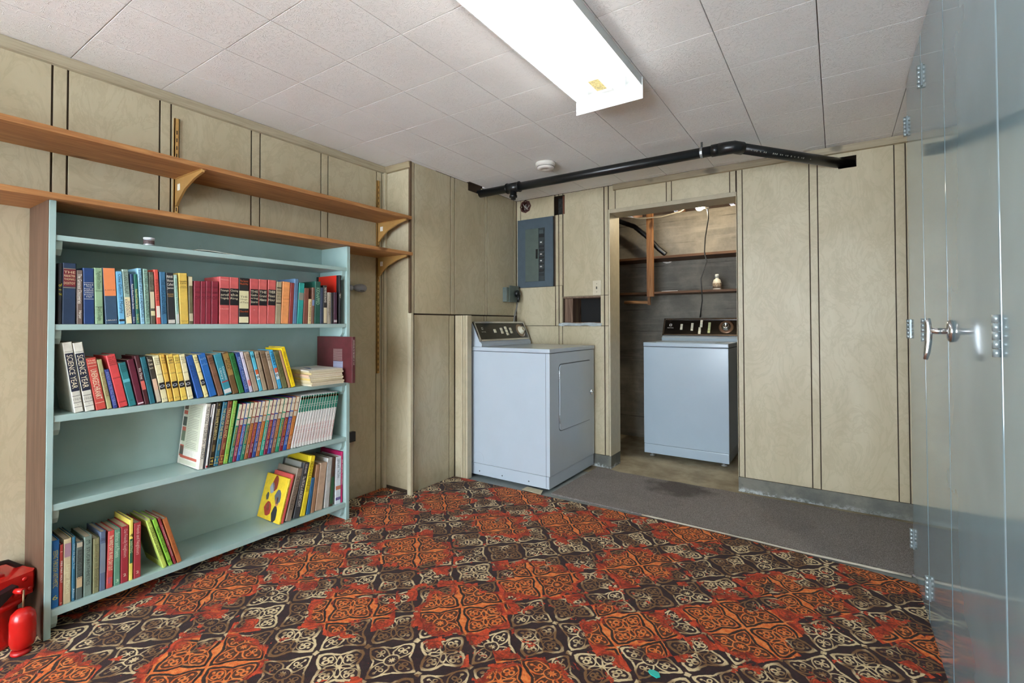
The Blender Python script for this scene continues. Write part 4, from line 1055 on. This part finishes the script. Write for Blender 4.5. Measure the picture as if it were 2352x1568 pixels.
DR('panel_frame', slab(-.02, 1.02, .002, .014, ca-.002, ca+.012), CHROME, con)
DR('panel_frame', slab(-.02, 1.02, .002, .014, cb-.010, cb+.002), CHROME, con)
W_ = cb-ca
def fy(f): return ca+W_*f
for f, q0, q1 in ((.335, .42, .60), (.470, .36, .50), (.470, .53, .67), (.565, .26, .40), (.565, .43, .57), (.565, .60, .74), (.660, .36, .50), (.660, .53, .67)):
    DR('push_button', slab(q0, q1, .008, .014, fy(f)-.012, fy(f)+.012), IVORY, con)
kp = pa+(pb-pa)*.52+nrm*.008
Mk = Matrix.Translation((kp.x, fy(.87), kp.z)) @ Vector((0, 0, 1)).rotation_difference(nrm).to_matrix().to_4x4()
kn = DR('dial_ring', MB().lathe([(0, 0), (.058, 0), (.058, .002), (.044, .003), (0, .003)], 32, M=Mk), pm('9A8670', .35, .5), con)
DR('dial_knob', MB().lathe([(0, .003), (.036, .003), (.034, .012), (.024, .014), (.022, .034), (.018, .036), (.016, .030), (0, .030)], 28, M=Mk), IVORY, con)
ey = (pb-pa).normalized()
lt = MB(); c_ = pa+(pb-pa)*.66+nrm*.0083
lt.prism([(0, 0)]*3, 0, 0, 2) if False else None
for sgn in (0,):
    for (u0, u1, v0, v1) in ((-.009, .009, .006, .009), (-.009, .009, -.009, -.006), (-.009, -.006, -.006, .006), (.006, .009, -.006, .006)):
        lt.add([c_+Vector((0, fy(.12)+u, 0))+ey*v for u, v in ((u0, v0), (u1, v0), (u1, v1), (u0, v1))], [(0, 1, 2, 3)])
text_into(lt, 'MAYTAG', pa+(pb-pa)*.48+nrm*.0083+Vector((0, fy(.125), 0)), (0, 1, 0), ey, .05, .009)
DR('emblem', lt, pm('B8B4A4', .4), con)

# washer, front faces -y
w0 = (-1.028, 4.03, 0)
wa = thing('washing_machine', 'white top-loading washing machine with black control panel inside the closet', 'washing machine', w0)
def WA(name, mb, m, parent=wa): return lp(mb, w0).build(name, m, parent)
x0, x1, y0, y1 = -1.361, -.695, 4.032, 4.655
WA('cabinet', B(x0, x1, y0, y1, .110, .920, bev=.005), ENAMEL2)
WA('toe_panel', B(x0+.001, x1-.001, y0, y1-.02, .032, .1085, bev=.005), ENAMEL2)
WA('top', B(x0-.002, x1+.002, y0-.004, y1, .923, .957, bev=.007), ENAMEL2)
WA('lid', B(x0+.10, x1-.10, y0+.02, y0+.42, .957, .960, bev=.001), ENAMEL2)
for xx, yy in ((x0+.05, y0+.06), (x1-.05, y0+.06), (x0+.05, y1-.06), (x1-.05, y1-.06)):
    WA('foot', MB().lathe([(0, 0), (.024, 0), (.024, .006), (.010, .010), (.010, .0315), (0, .0315)], 14, M=Matrix.Translation((xx, yy, .0005))), pm('8A8A86', .5))
ca, cb = -1.345, -.700
WA('console_body', MB().prism([(4.655, .9575), (4.50, .9575), (4.495, .985), (4.53, 1.005), (4.595, 1.148), (4.655, 1.148)], ca, cb, 0), ENAMEL2)
pa, pb = Vector((0, 4.527, 1.008)), Vector((0, 4.596, 1.152))
nrm = Vector((0, -(pb.z-pa.z), pb.y-pa.y)).normalized()
def slab2(q0, q1, t0, t1, xa, xb):
    P = [pa+(pb-pa)*q+nrm*t for q, t in ((q0, t0), (q1, t0), (q1, t1), (q0, t1))]
    return MB().prism([(p.y, p.z) for p in P], xa, xb, 0)
con = WA('control_panel', slab2(.0, 1.0, .002, .008, ca+.004, cb-.004), GLASSBLK)
fr = pm('8A7C72', .25, .8)
WA('panel_frame', slab2(-.04, .03, .002, .013, ca, cb), fr, con); WA('panel_frame', slab2(.93, 1.03, .002, .013, ca, cb), CHROME, con)
WA('panel_frame', slab2(-.04, 1.03, .002, .013, ca-.002, ca+.012), fr, con); WA('panel_frame', slab2(-.04, 1.03, .002, .013, cb-.012, cb+.002), fr, con)
W_ = cb-ca
for f, q0, q1, n in ((.255, .32, .68, 2), (.40, .26, .74, 4), (.505, .06, .48, 4), (.52, .48, .92, 3), (.628, .12, .78, 4)):
    for k in range(n):
        a = q0+(q1-q0)*k/n; b = q0+(q1-q0)*(k+1)/n-.015
        WA('push_button', slab2(a, b, .008, .014, ca+W_*f-.010, ca+W_*f+.010), IVORY if f < .6 else pm('C8CC9A', .4), con)
kp = pa+(pb-pa)*.5+nrm*.008
Mk = Matrix.Translation((ca+W_*.845, kp.y, kp.z)) @ Vector((0, 0, 1)).rotation_difference(nrm).to_matrix().to_4x4()
WA('dial_ring', MB().lathe([(0, 0), (.062, 0), (.062, .002), (.048, .003), (0, .003)], 32, M=Mk), pm('8A6A52', .3, .5), con)
WA('dial_knob', MB().lathe([(0, .003), (.038, .003), (.036, .010), (.028, .012), (.028, .034), (.021, .036), (.019, .028), (0, .028)], 28, M=Mk), CHROME, con)
ey = (pb-pa).normalized(); lt = MB(); c_ = pa+(pb-pa)*.62+nrm*.0083
for (u0, u1, v0, v1) in ((-.011, .011, .007, .011), (-.011, .011, -.011, -.007), (-.011, -.007, -.007, .007), (.007, .011, -.007, .007)):
    lt.add([c_+Vector((ca+W_*.10+u, 0, 0))+ey*v for u, v in ((u0, v0), (u1, v0), (u1, v1), (u0, v1))], [(0, 1, 2, 3)])
text_into(lt, 'MAYTAG', pa+(pb-pa)*.44+nrm*.0083+Vector((ca+W_*.10, 0, 0)), (1, 0, 0), ey, .055, .010)
WA('emblem', lt, pm('D8D4CC', .4), con)

# ------------------------------------------------------------------ electrical things on the walls
STEEL = pm('4C5A64', .42, .2, var=.05)
STEELD = pm('56625C', .42, .2, var=.06)
bp0 = (-2.12, YB, 1.425)
pn = thing('breaker_panel', 'grey steel electrical breaker panel set flush in the wall above the dryer', 'electrical panel', bp0)
def BPN(name, mb, m, parent=pn): return lp(mb, bp0).build(name, m, parent)
yf = YB-.012
BPN('backplate', MB().box(-2.296, -1.946, yf+.004, YB+.003, 1.426, 2.010, bev=.003), STEEL)
BPN('cover_rim', MB().box(-2.296, -2.215, yf, yf+.005, 1.426, 2.010).box(-2.025, -1.946, yf, yf+.005, 1.426, 2.010).box(-2.215, -2.025, yf, yf+.005, 1.426, 1.470).box(-2.215, -2.025, yf, yf+.005, 1.925, 2.010), STEEL)
dd = BPN('door', B(-2.214, -2.082, yf-.006, yf-.001, 1.474, 1.922, bev=.002), STEELD)
BPN('latch', MB().box(-2.108, -2.090, yf-.010, yf-.006, 1.665, 1.745, bev=.002).box(-2.103, -2.097, yf-.0105, yf-.0095, 1.672, 1.738), DARK, dd)
BPN('breaker_strip', B(-2.080, -2.028, yf+.001, yf+.004, 1.474, 1.922), pm('2E3638', .5))
for k, (z, hh, c) in enumerate(((1.89, .03, '3E4A4C'), (1.855, .028, '16181A'), (1.80, .028, '3A4446'), (1.765, .02, '1A1C1E'), (1.735, .02, '101214'), (1.70, .02, '2A2E30'), (1.672, .018, '101214'), (1.645, .018, '2A2E30'), (1.62, .016, '101214'), (1.595, .018, '3A3E40'), (1.565, .022, '101214'), (1.53, .022, '22272A'))):
    bq = BPN('breaker', B(-2.078, -2.034, yf-.006, yf+.001, z-hh/2, z+hh/2, bev=.002), pm(c, .4))
    if k in (2, 5, 7, 9): BPN('toggle', B(-2.064, -2.048, yf-.012, yf-.006, z-.005, z+.005, bev=.002), pm('C8C8C4', .4), bq)
# octagonal junction box with loose wires
jx, jz = -2.222, 2.127
jb = thing('junction_box', 'open octagonal metal junction box with loose wires above the breaker panel', 'junction box', (jx, YB, jz))
M_ = Matrix.Rotation(math.pi/2, 4, 'X')
MB().lathe([(.057, .001), (.044, .001), (.040, -.032), (0, -.034), (0, -.036), (.042, -.034), (.046, -.001), (.057, -.0005)], 8, M=M_, smooth=False, ring=True).build('can', pm('4A2620', .6, .3, var=.4, scale=60), jb)
rg = random.Random(11)
for k in range(3):
    pts = [(-.02+.015*k, .028, .02-.01*k)]
    for j in range(6): pts.append((rg.uniform(-.026, .026), .016-.004*j+.006*rg.random(), rg.uniform(-.028, .028)))
    MB().tube(pts, .0028, 6).build('wire', pm(['B8B4AC', '8A8A86', 'C8C4BA'][k], .4), jb)
# square cut-out with stud
so = thing('wall_cutout', 'rough square cut-out exposing a dark wooden stud above the breaker panel', 'cut-out', (SQ[0], YB, SQ[2]))
B(.002, .070, .075, .12, .002, SQ[3]-SQ[2]-.002).build('back_box', pm('2A2A28', .6, .4, var=.5, scale=40), so)
B(.072, .099, .02, .12, .002, SQ[3]-SQ[2]-.002).build('stud', wood_mat('stud_wood', '4A2A1C', '6E4430', 2), so)
# range outlet with plug and cord
oy0, oy1, oz0, oz1 = 3.315, 3.470, 1.300, 1.425
ou = thing('dryer_outlet', 'grey metal surface outlet box with black plug, on wall behind the dryer', 'outlet', (XW, (oy0+oy1)/2, (oz0+oz1)/2))
o3 = (XW, (oy0+oy1)/2, (oz0+oz1)/2)
lp(B(XW+.001, XW+.040, oy0, oy1-.01, oz0, oz1-.005, bev=.003), o3).build('box', pm('6A7672', .45, .4), ou)
lp(B(XW+.040, XW+.045, oy0+.04, oy1+.03, oz0-.002, oz1+.012, bev=.002), o3).build('cover_plate', pm('5E6A66', .45, .3), ou)
pz = (oz0+oz1)/2+.01; py = oy1-.015
lp(MB().lathe([(0, 0), (.030, 0), (.030, .018), (.022, .030), (0, .034)], 20, M=Matrix.Translation((XW+.045, py, pz)) @ Matrix.Rotation(math.pi/2, 4, 'Y')), o3).build('plug', pm('141414', .4), ou)
lp(MB().tube([(XW+.068, py, pz-.01), (XW+.068, py-.002, pz-.05), (XW+.062, py-.004, pz-.075)], .011, 10, radii=[.016, .012, .008]), o3).build('strain_relief', pm('141414', .4), ou)
lp(MB().tube([(XW+.062, py-.004, pz-.07), (XW+.056, py-.012, pz-.12), (XW+.045, py-.022, pz-.18), (XW+.035, py-.03, pz-.26), (XW+.030, py-.03, pz-.36)], .0065, 8), o3).build('cord', pm('6E6C66', .5), ou)
# switch plate
sw = thing('light_switch', 'beige wall plate with a single dark toggle beside the closet doorway', 'switch', (-1.560, YB-.001, 1.396))
B(-.034, .034, -.005, 0, -.058, .058, bev=.003).build('plate', pm('C9C0A8', .4, var=.04), sw)
B(-.004, .004, -.012, -.005, -.010, .010, bev=.002).build('toggle', pm('2E2A24', .4), sw)
for z in (-.032, .032): MB().lathe([(0, 0), (.003, 0), (.002, .001), (0, .001)], 8, M=Matrix.Translation((0, -.005, z)) @ Matrix.Rotation(math.pi/2, 4, 'X')).build('screw', pm('5A5448', .4, .5), sw)
# torn paper strip on the niche sill
mb = MB(); n = 12; xs = [-1.895+(.375)*k/n for k in range(n+1)]
rg = random.Random(2)
for x in xs:
    zt = 1.120+.003*math.sin(x*30); zb = 1.093+.010*rg.random(); yo = YB-.012-.006*rg.random()
    mb.v += [(x, yo, zb), (x, YB-.0005, zt), (x, yo-.0015, zb), (x, YB-.0025, zt+.001)]
for k in range(n):
    a = 4*k; mb.f += [[a, a+1, a+5, a+4], [a+2, a+6, a+7, a+3], [a, a+4, a+6, a+2], [a+1, a+3, a+7, a+5]]
mb.f += [[0, 2, 3, 1], [4*n, 4*n+1, 4*n+3, 4*n+2]]; mb.m = [0]*len(mb.f); mb.sm = [False]*len(mb.f)
tag(mb.build('torn_paper', pm('A9B2B4', .8, var=.15)), 'torn grey paper strip hanging on the sill of the wall niche', 'paper')
# smoke detector
sd = thing('smoke_detector', 'round white smoke detector on the ceiling near the black pipe', 'smoke detector', (-1.600, 2.795, ZC))
MB().lathe([(0, 0), (.066, 0), (.068, -.010), (.066, -.022), (.058, -.024), (0, -.024)], 32).build('base', pm('DAD6CE', .5, var=.03), sd)
MB().lathe([(.056, -.024), (.058, -.026), (.056, -.036), (.048, -.042), (.020, -.042), (.018, -.040), (0, -.040)], 32).build('cover', pm('DEDAD2', .5, var=.03), sd)
MB().lathe([(.0565, -.0275), (.0590, -.0275), (.0590, -.0305), (.0565, -.0305)], 32, ring=True).build('vent_slot', pm('6A665E', .6), sd)

# ------------------------------------------------------------------ drain pipe
ABS = pm('17191A', .3, var=.2, scale=12)
p0, p1, p2 = Vector((-2.42, 3.012, 2.137)), Vector((-.480, 2.985, 2.120)), Vector((.085, 3.60, 2.080))
pp = thing('drain_pipe', 'black plastic drain pipe running under the ceiling into the back wall', 'pipe', (-1.4, 3.0, 2.13))
o4 = (-1.4, 3.0, 2.13)
def PP(name, mb, m, parent=pp): return lp(mb, o4).build(name, m, parent)
R = .030
PP('pipe_run', MB().tube([p0, p1], R, 20), ABS)
PP('pipe_run', MB().tube([p1, p2], R, 20), ABS)
dir1 = (p1-p0).normalized(); dir2 = (p2-p1).normalized()
el = [p1-dir1*.075, p1-dir1*.03, p1-dir1*.012+dir2*.004, p1+dir2*.006, p1+dir2*.03, p1+dir2*.06]
PP('elbow', MB().tube(el, R+.006, 20), ABS)
PP('coupling', MB().tube([p1-dir1*.115, p1-dir1*.074], R+.005, 20), ABS)
tc = p0+dir1*.42
PP('tee_fitting', MB().tube([tc-dir1*.055, tc+dir1*.055], R+.006, 20), ABS)
PP('clean_out_plug', MB().lathe([(.026, 0), (.026, .045), (.030, .047), (.030, .062), (.020, .063), (.018, .078), (0, .080)], 16, M=along(tc+Vector((0, 0, -.012)), tc+Vector((0, 0, -1)))), ABS)
for s in (-.055, .050): PP('rim', MB().tube([tc+dir1*s, tc+dir1*(s+.008)], R+.009, 20), ABS)
st = p1-dir1*.17
mb = MB()
for k in range(24):
    a = 2*math.pi*k/24; a2 = 2*math.pi*(k+1)/24; rr = R+.002
    mb.add([st+Vector((dx, rr*math.cos(t), rr*math.sin(t))) for dx, t in ((-.007, a), (.007, a), (.007, a2), (-.007, a2))], [(0, 1, 2, 3)])
PP('strap_band', mb, pm('A8ACAC', .35, .6))
z0s, z1s = st.z+R+.001, ZC-.0005
mb = MB()
for k in range(3):
    zz = z0s+(z1s-z0s)*k/3
    mb.lathe([(.0065, -.001), (.0028, -.001), (.0028, .001), (.0065, .001)], 14, ring=True, M=Matrix.Translation((st.x, st.y, zz+.006)) @ Matrix.Rotation(math.pi/2, 4, 'X'))
mb.box(st.x-.002, st.x+.002, st.y-.001, st.y+.001, z0s, z1s)
PP('hanger_strap', mb, pm('5A5A56', .4, .6))
mb = MB()       # worn white print along the short run, not legible
side = dir2.cross(Vector((0, 0, 1))).normalized()
rg = random.Random(9)
for k in range(34):
    s = .10+.42*k/34
    if rg.random() < .25: continue
    c = p1+dir2*s+side*(R*.88)+Vector((0, 0, -R*.50))
    e2 = (side*.5+Vector((0, 0, .87))).normalized()
    hh = .0045*rg.uniform(.5, 1); ww = .0030
    mb.add([c-dir2*ww-e2*hh+side*.0012, c+dir2*ww-e2*hh+side*.0012, c+dir2*ww+e2*hh+side*.0012, c-dir2*ww+e2*hh+side*.0012], [(0, 1, 2, 3)])
PP('worn_print', mb, pm('9A9A8E', .6))

# ------------------------------------------------------------------ closet contents
tag(B(-2.445, -.445, 4.40, 4.675, 1.706, 1.728, bev=.002).build('closet_shelf', PINEX), 'upper brown plank shelf on the concrete closet wall', 'shelf', 'closet plank shelves')
tag(B(-2.445, -.445, 4.40, 4.675, 1.385, 1.405, bev=.002).build('closet_shelf', PINEX), 'lower brown plank shelf on the concrete closet wall, above the washer', 'shelf', 'closet plank shelves')
hp = thing('hanging_post', 'upright wooden post hanging from the joists and carrying the closet shelves', 'post', (-1.41, 4.37, 1.36))
B(-.028, .028, -.012, .028, 0, 1.078, bev=.002).build('post', POSTW, hp)
B(-.035, -.010, .03, .05, -.075, .022).build('rod_bracket', POSTW, hp)
MB().tube([(-.036, .04, -.05), (-.26, .04, -.045)], .014, 12).build('hanging_rod', wood_mat('dowel', 'A8764C', 'C4966A', 0), hp)
hs = [(-2.10, 4.46, 2.16), (-1.76, 4.48, 2.115), (-1.60, 4.50, 2.045), (-1.47, 4.52, 1.925), (-1.385, 4.54, 1.82), (-1.32, 4.56, 1.760)]
mb = MB(); pts = []
for a, b in zip(hs[:-1], hs[1:]):
    for k in range(8): pts.append(Vector(a).lerp(Vector(b), k/8))
pts.append(Vector(hs[-1]))
mb.tube(pts, .022, 12, radii=[.022+(.0016 if i % 2 else 0) for i in range(len(pts))])
tag(mb.build('drain_hose', pm('15171A', .35)), 'black corrugated drain hose resting on the upper closet shelf', 'hose')
cb_ = [(-1.70, 4.30, 2.197), (-1.62, 4.30, 2.10), (-1.47, 4.30, 2.068), (-1.28, 4.30, 2.062), (-1.10, 4.25, 2.078), (-1.01, 4.20, 2.11), (-.97, 4.16, 2.155)]
tag(MB().tube(cb_, .0055, 8).build('white_cable', pm('B4AC9A', .5)), 'pale sagging electrical cable strung under the closet joists', 'cable')
cl_ = thing('closet_lamp', 'bare lit bulb in a grey socket under the closet joists', 'lamp', (-.905, 4.12, 2.05))
bpos = PY(1607, 476, 4.12)
o5 = (-.905, 4.12, 2.05)
M_ = Matrix.Translation(bpos) @ Matrix.Rotation(-math.pi/2, 4, 'Y')
lp(MB().lathe([(0, .030), (.014, .027), (.025, .017), (.029, .002), (.026, -.012), (.018, -.024), (.013, -.036)], 20, M=M_), o5).build('bulb', emit_mat('bulb_glow', (1.0, .86, .62), BULB_POWER), cl_)
lp(MB().lathe([(.016, -.032), (.018, -.034), (.018, -.070), (.012, -.072)], 16, M=M_), o5).build('socket', pm('8A8A88', .4, .4), cl_)
lp(B(bpos.x+.045, bpos.x+.075, 4.105, 4.135, bpos.z-.02, 2.199, bev=.003), o5).build('stem', pm('8A8680', .4, .3), cl_)
cord = [(bpos.x+.06, 4.12, bpos.z-.02), (bpos.x+.058, 4.2, bpos.z-.10)]
cc = [Vector((bpos.x+.060, 4.12, bpos.z-.020)), Vector((bpos.x+.058, 4.16, bpos.z-.09)), PY(1620, 545, 4.34), PY(1618, 580, 4.385), PY(1623, 600, 4.39), PY(1610, 640, 4.39), PY(1612, 672, 4.39), PY(1613, 690, 4.45), PY(1608, 728, 4.665)]
tag(MB().tube(cc, .005, 8).build('washer_cord', pm('3A3A38', .5)), 'dark power cord hanging from the lamp socket down behind the washer', 'cord')
bx = yat  # keep helper name
bo = thing('detergent_bottle', 'small white bottle with dark label on the lower closet shelf', 'bottle', (PY(1647, 657, 4.46).x, 4.46, 1.4055))
MB().lathe([(0, 0), (.033, 0), (.035, .004), (.035, .06), (.028, .085), (.014, .095), (.013, .104), (0, .104)], 20).build('body', pm('D8D2C0', .4, var=.06), bo)
MB().lathe([(.0353, .012), (.0357, .012), (.0357, .056), (.0353, .056)], 20, ring=True).build('label_band', pm('8A7A66', .5, var=.6, scale=90, kind='obj'), bo)
MB().lathe([(0, .104), (.017, .104), (.017, .128), (.012, .134), (0, .134)], 16).build('cap', pm('C8CCC8', .3), bo)
a, b = PY(1520, 664, 4.44), PY(1556, 663, 4.44)
tag(B(a.x, b.x, 4.435, 4.447, 1.4055, 1.411).build('white_stick', pm('D8D8D4', .5)), 'thin white stick lying on the lower closet shelf', 'stick')
a = PY(1533, 601, YCB-.002)
mb = MB(); mb.prism([(a.x-.055, a.z+.012), (a.x-.02, a.z), (a.x+.01, a.z-.004), (a.x+.05, a.z+.012), (a.x+.058, a.z+.02), (a.x+.03, a.z-.012), (a.x-.01, a.z-.016), (a.x-.04, a.z-.004)], YCB-.008, YCB-.0005, 1)
tag(mb.build('plaster_crumb', pm('C8C4BA', .8)), 'curved white plaster chip stuck to the concrete below the upper closet shelf', 'plaster')

# ------------------------------------------------------------------ metal storage cabinets
def locker_material():
    m, nt, b = base_mat('cabinet_enamel', .1, 0, .8)
    P = pos(nt)
    c = cmix(nt, noise(nt, P, 2.0, 3).step(.35, .65), srgb('7C9299'), srgb('879EA6'))
    sc = noise(nt, pos(nt, 'pos', (60, 60, 3)), 2.2, 3, .6).step(.74, .78)
    c = cmix(nt, sc*.5, c, srgb('C4CED0'))
    sm = noise(nt, pos(nt, 'pos', (6, 6, 2)), 7, 4, .7).step(.74, .80)
    c = cmix(nt, sm*.5, c, srgb('B4C0C2'))
    nt.links.new(c.s, b.inputs['Base Color'])
    rr = noise(nt, P, 5, 4, .6)
    mr = rr.step(.3, .8)*.06+.07
    nt.links.new(mr.s, b.inputs['Roughness'])
    bump(nt, b, noise(nt, P, 2.0, 1, .4), .03, .01)
    return m
LOCK = locker_material()
XF = .265
def cabinet(ya, yb_, label, doors, hinges, handle=None):
    o = thing('metal_cabinet', label, 'cabinet', (XF+.25, (ya+yb_)/2, 0), group='tall metal cabinets')
    oo = (XF+.25, (ya+yb_)/2, 0)
    lp(MB().box(XF+.022, XF+.50, ya+.001, yb_-.001, .014, ZC-.006, bev=.003), oo).build('body', LOCK, o)
    dl = []
    for d0_, d1_ in doors:
        dl.append(lp(B(XF, XF+.0205, d0_+.0015, d1_-.0015, .040, ZC-.012, bev=.004), oo).build('door', LOCK, o))
    for y, z, di in hinges:
        hg = MB()
        for k in range(5): hg.tube([(XF-.006, y, z-.042+k*.0168), (XF-.006, y, z-.042+k*.0168+.0156)], .0065, 10)
        sg = 1 if di == 0 and len(doors) > 1 else -1
        hg.box(XF-.003, XF-.0002, y, y+sg*.022, z-.040, z+.040)
        h_ = lp(hg, oo).build('hinge', pm('8C989A', .3, .4), dl[di])
    if handle:
        y, z = handle
        rz = lp(MB().lathe([(0, 0), (.030, 0), (.031, .006), (.024, .012), (.012, .014), (0, .014)], 28, M=Matrix.Translation((XF, y, z)) @ Matrix.Rotation(-math.pi/2, 4, 'Y')), oo).build('handle_plate', CHROME, dl[0])
        lp(MB().tube([(XF-.012, y, z), (XF-.047, y, z)], .0085, 14), oo).build('handle_stem', CHROME, dl[0])
        pts = [(XF-.050, y, z+.036), (XF-.051, y, z+.024), (XF-.050, y, z), (XF-.051, y, z-.03), (XF-.054, y, z-.06), (XF-.058, y, z-.080)]
        lp(MB().tube(pts, .008, 12, radii=[.0045, .0075, .009, .0085, .0075, .0055]), oo).build('handle_lever', CHROME, dl[0])
    return o
cabinet(2.286, 2.722, 'tall narrow grey-blue metal cabinet standing furthest along the row, next to the doorway end', [(2.287, 2.721)], [(2.715, 1.975, 0), (2.715, 1.09, 0), (2.715, .185, 0)])
cabinet(1.308, 2.284, 'tall grey-blue double-door metal cabinet with a chrome lever handle', [(1.309, 1.850), (1.850, 2.283)], [(2.279, 2.010, 1), (2.279, 1.09, 1), (2.279, .170, 1), (1.313, 1.090, 0), (1.313, .17, 0)], (1.789, 1.092))
cabinet(.33, 1.306, 'tall grey-blue metal cabinet standing beside the one with the lever handle', [(.331, .81), (.81, 1.305)], [])

# ------------------------------------------------------------------ red pump in the corner by the bookcase
RED = pm('B81A16', .22, var=.12, scale=8)
RED2 = pm('9E1414', .35, var=.25, scale=20)
pc = (-2.438, .385, .0125)
pu = thing('sump_pump', 'red metal pump with black handle and hanging red float, beside the bookcase side', 'pump', pc)
MB().lathe([(0, 0), (.085, 0), (.092, .010), (.088, .022), (.080, .028), (.082, .125), (.090, .132), (.104, .136), (.106, .150), (.100, .156), (0, .156)], 28).build('motor_housing', RED, pu)
rot = Matrix.Rotation(math.radians(18), 4, 'Z')
cap = MB(); cap.prism([(rot @ Vector((x, y, 0)))[:2] for x, y in ((-.095, -.07), (-.06, -.095), (.06, -.095), (.090, -.07), (.090, .085), (.075, .098), (-.075, .098), (-.095, .08))], .156, .232, 2)
cp = cap.build('head_cover', RED, pu)
for x, y, z in ((.092, -.05, .215), (.092, .06, .215), (.092, .075, .175), (.092, -.03, .172), (.092, .035, .170), (.02, .100, .205)):
    q = rot @ Vector((x, y, z))
    MB().lathe([(0, 0), (.008, 0), (.008, .003), (.005, .005), (0, .0055)], 10, M=Matrix.Translation(q) @ rot @ Matrix.Rotation(math.pi/2, 4, 'Y')).build('bolt', RED, cp)
lid = MB().prism([(rot @ Vector((x, y, 0)))[:2] for x, y in ((-.07, -.07), (.045, -.07), (.045, .03), (-.07, .03))], .232, .240, 2).build('lid_plate', RED2, cp)
q = [(-.02, -.10, .225), (-.01, -.06, .262), (0, .0, .272), (.0, .06, .262), (.005, .102, .222), (.005, .112, .185), (.0, .100, .165)]
MB().tube([rot @ Vector(v) for v in q], .008, 12).build('carry_handle', pm('181818', .35), pu)
sb = MB(); sb.prism([(-.005, .165), (.005, .172), (.045, .205), (.05, .214), (.045, .220), (0, .210), (-.01, .20)], .090, .118, 0)
sb.v = [(rot @ Vector((x, y-.02, z-.006)))[:] for x, y, z in sb.v]
sb.build('switch_box', pm('1A1A1C', .3), pu)
fx, fyy = .142, .068
MB().tube([(fx-.004, fyy+.002, .205), (fx-.002, fyy+.001, .165), (fx, fyy, .142)], .003, 8).build('float_rod', pm('7A6248', .4, .6), pu)
MB().tube([rot @ Vector((.105, .02, .196)), (fx-.004, fyy+.002, .200)], .009, 10).build('rod_clamp', RED, pu)
MB().lathe([(0, .012), (.018, .013), (.030, .024), (.034, .042), (.034, .108), (.030, .130), (.018, .143), (.006, .147), (0, .147)], 28, M=Matrix.Translation((fx, fyy, .0))).build('float', RED, pu)
MB().lathe([(0, .0), (.025, .0), (.027, .004), (.026, .012), (.012, .014), (0, .014)], 20, M=Matrix.Translation((fx+.004, fyy-.004, .0))).build('float_foot', RED2, pu)

# ------------------------------------------------------------------ small wall and floor oddments
kb = thing('swivel_spotlight', 'small grey plastic swivel spotlight on the wall beside the bookcase', 'spotlight', (XL, 1.955, 1.345))
GP = pm('85868A', .4, var=.05)
B(.001, .018, -.035, .012, -.055, .065, bev=.006).build('mount', GP, kb)
MB().lathe([(0, 0), (.018, 0), (.018, .022), (.012, .03), (0, .031)], 18, M=Matrix.Translation((.018, .0, -.002)) @ Matrix.Rotation(math.pi/2, 4, 'Y')).build('pivot', GP, kb)
hm = Matrix.Translation((.036, .018, 0)) @ Matrix.Rotation(-math.pi/2, 4, 'X') @ Matrix.Rotation(0.05, 4, 'Y')
MB().lathe([(0, 0), (.010, .002), (.020, .020), (.026, .045), (.027, .062), (.022, .084), (.010, .096), (0, .098)], 24, M=hm).build('lamp_head', GP, kb)
B(.050, .060, .055, .085, -.019, -.0165).build('lens_slot', DARK, kb)
pb_ = thing('wall_plug', 'black plug-in adapter on the wall low beside the bookcase', 'plug', (XL, 1.90, .38))
B(.001, .006, -.04, .035, -.04, .08, bev=.002).build('cover_plate', pm('B8B09A', .4), pb_)
B(.006, .036, -.02, .097, -.002, .060, bev=.004).build('body', pm('1E1E1E', .45), pb_)
c4 = [(-1.760, 2.722), (-1.757, 2.806), (-1.63, 2.776), (-1.608, 2.706), (-1.66, 2.716)]
mb = MB(); mb.prism([(-1.752, 2.728), (-1.748, 2.792), (-1.625, 2.790), (-1.600, 2.716)], .0125, .0155, 2)
tag(mb.build('cardboard_shim', pm('B8AE90', .8)), 'flat tan cardboard scrap at the foot of the dryer', 'scrap')
q = PZ(1503, 1546, .013)
mb = MB(); mb.prism([(q.x-.019, q.y-.003), (q.x-.008, q.y-.012), (q.x+.012, q.y-.016), (q.x+.02, q.y-.006), (q.x+.012, q.y+.009), (q.x-.006, q.y+.012), (q.x-.018, q.y+.006)], .0122, .0150, 2)
tag(mb.build('teal_scrap', pm('12AFA4', .4)), 'bright turquoise scrap of foil lying on the patterned carpet', 'scrap')
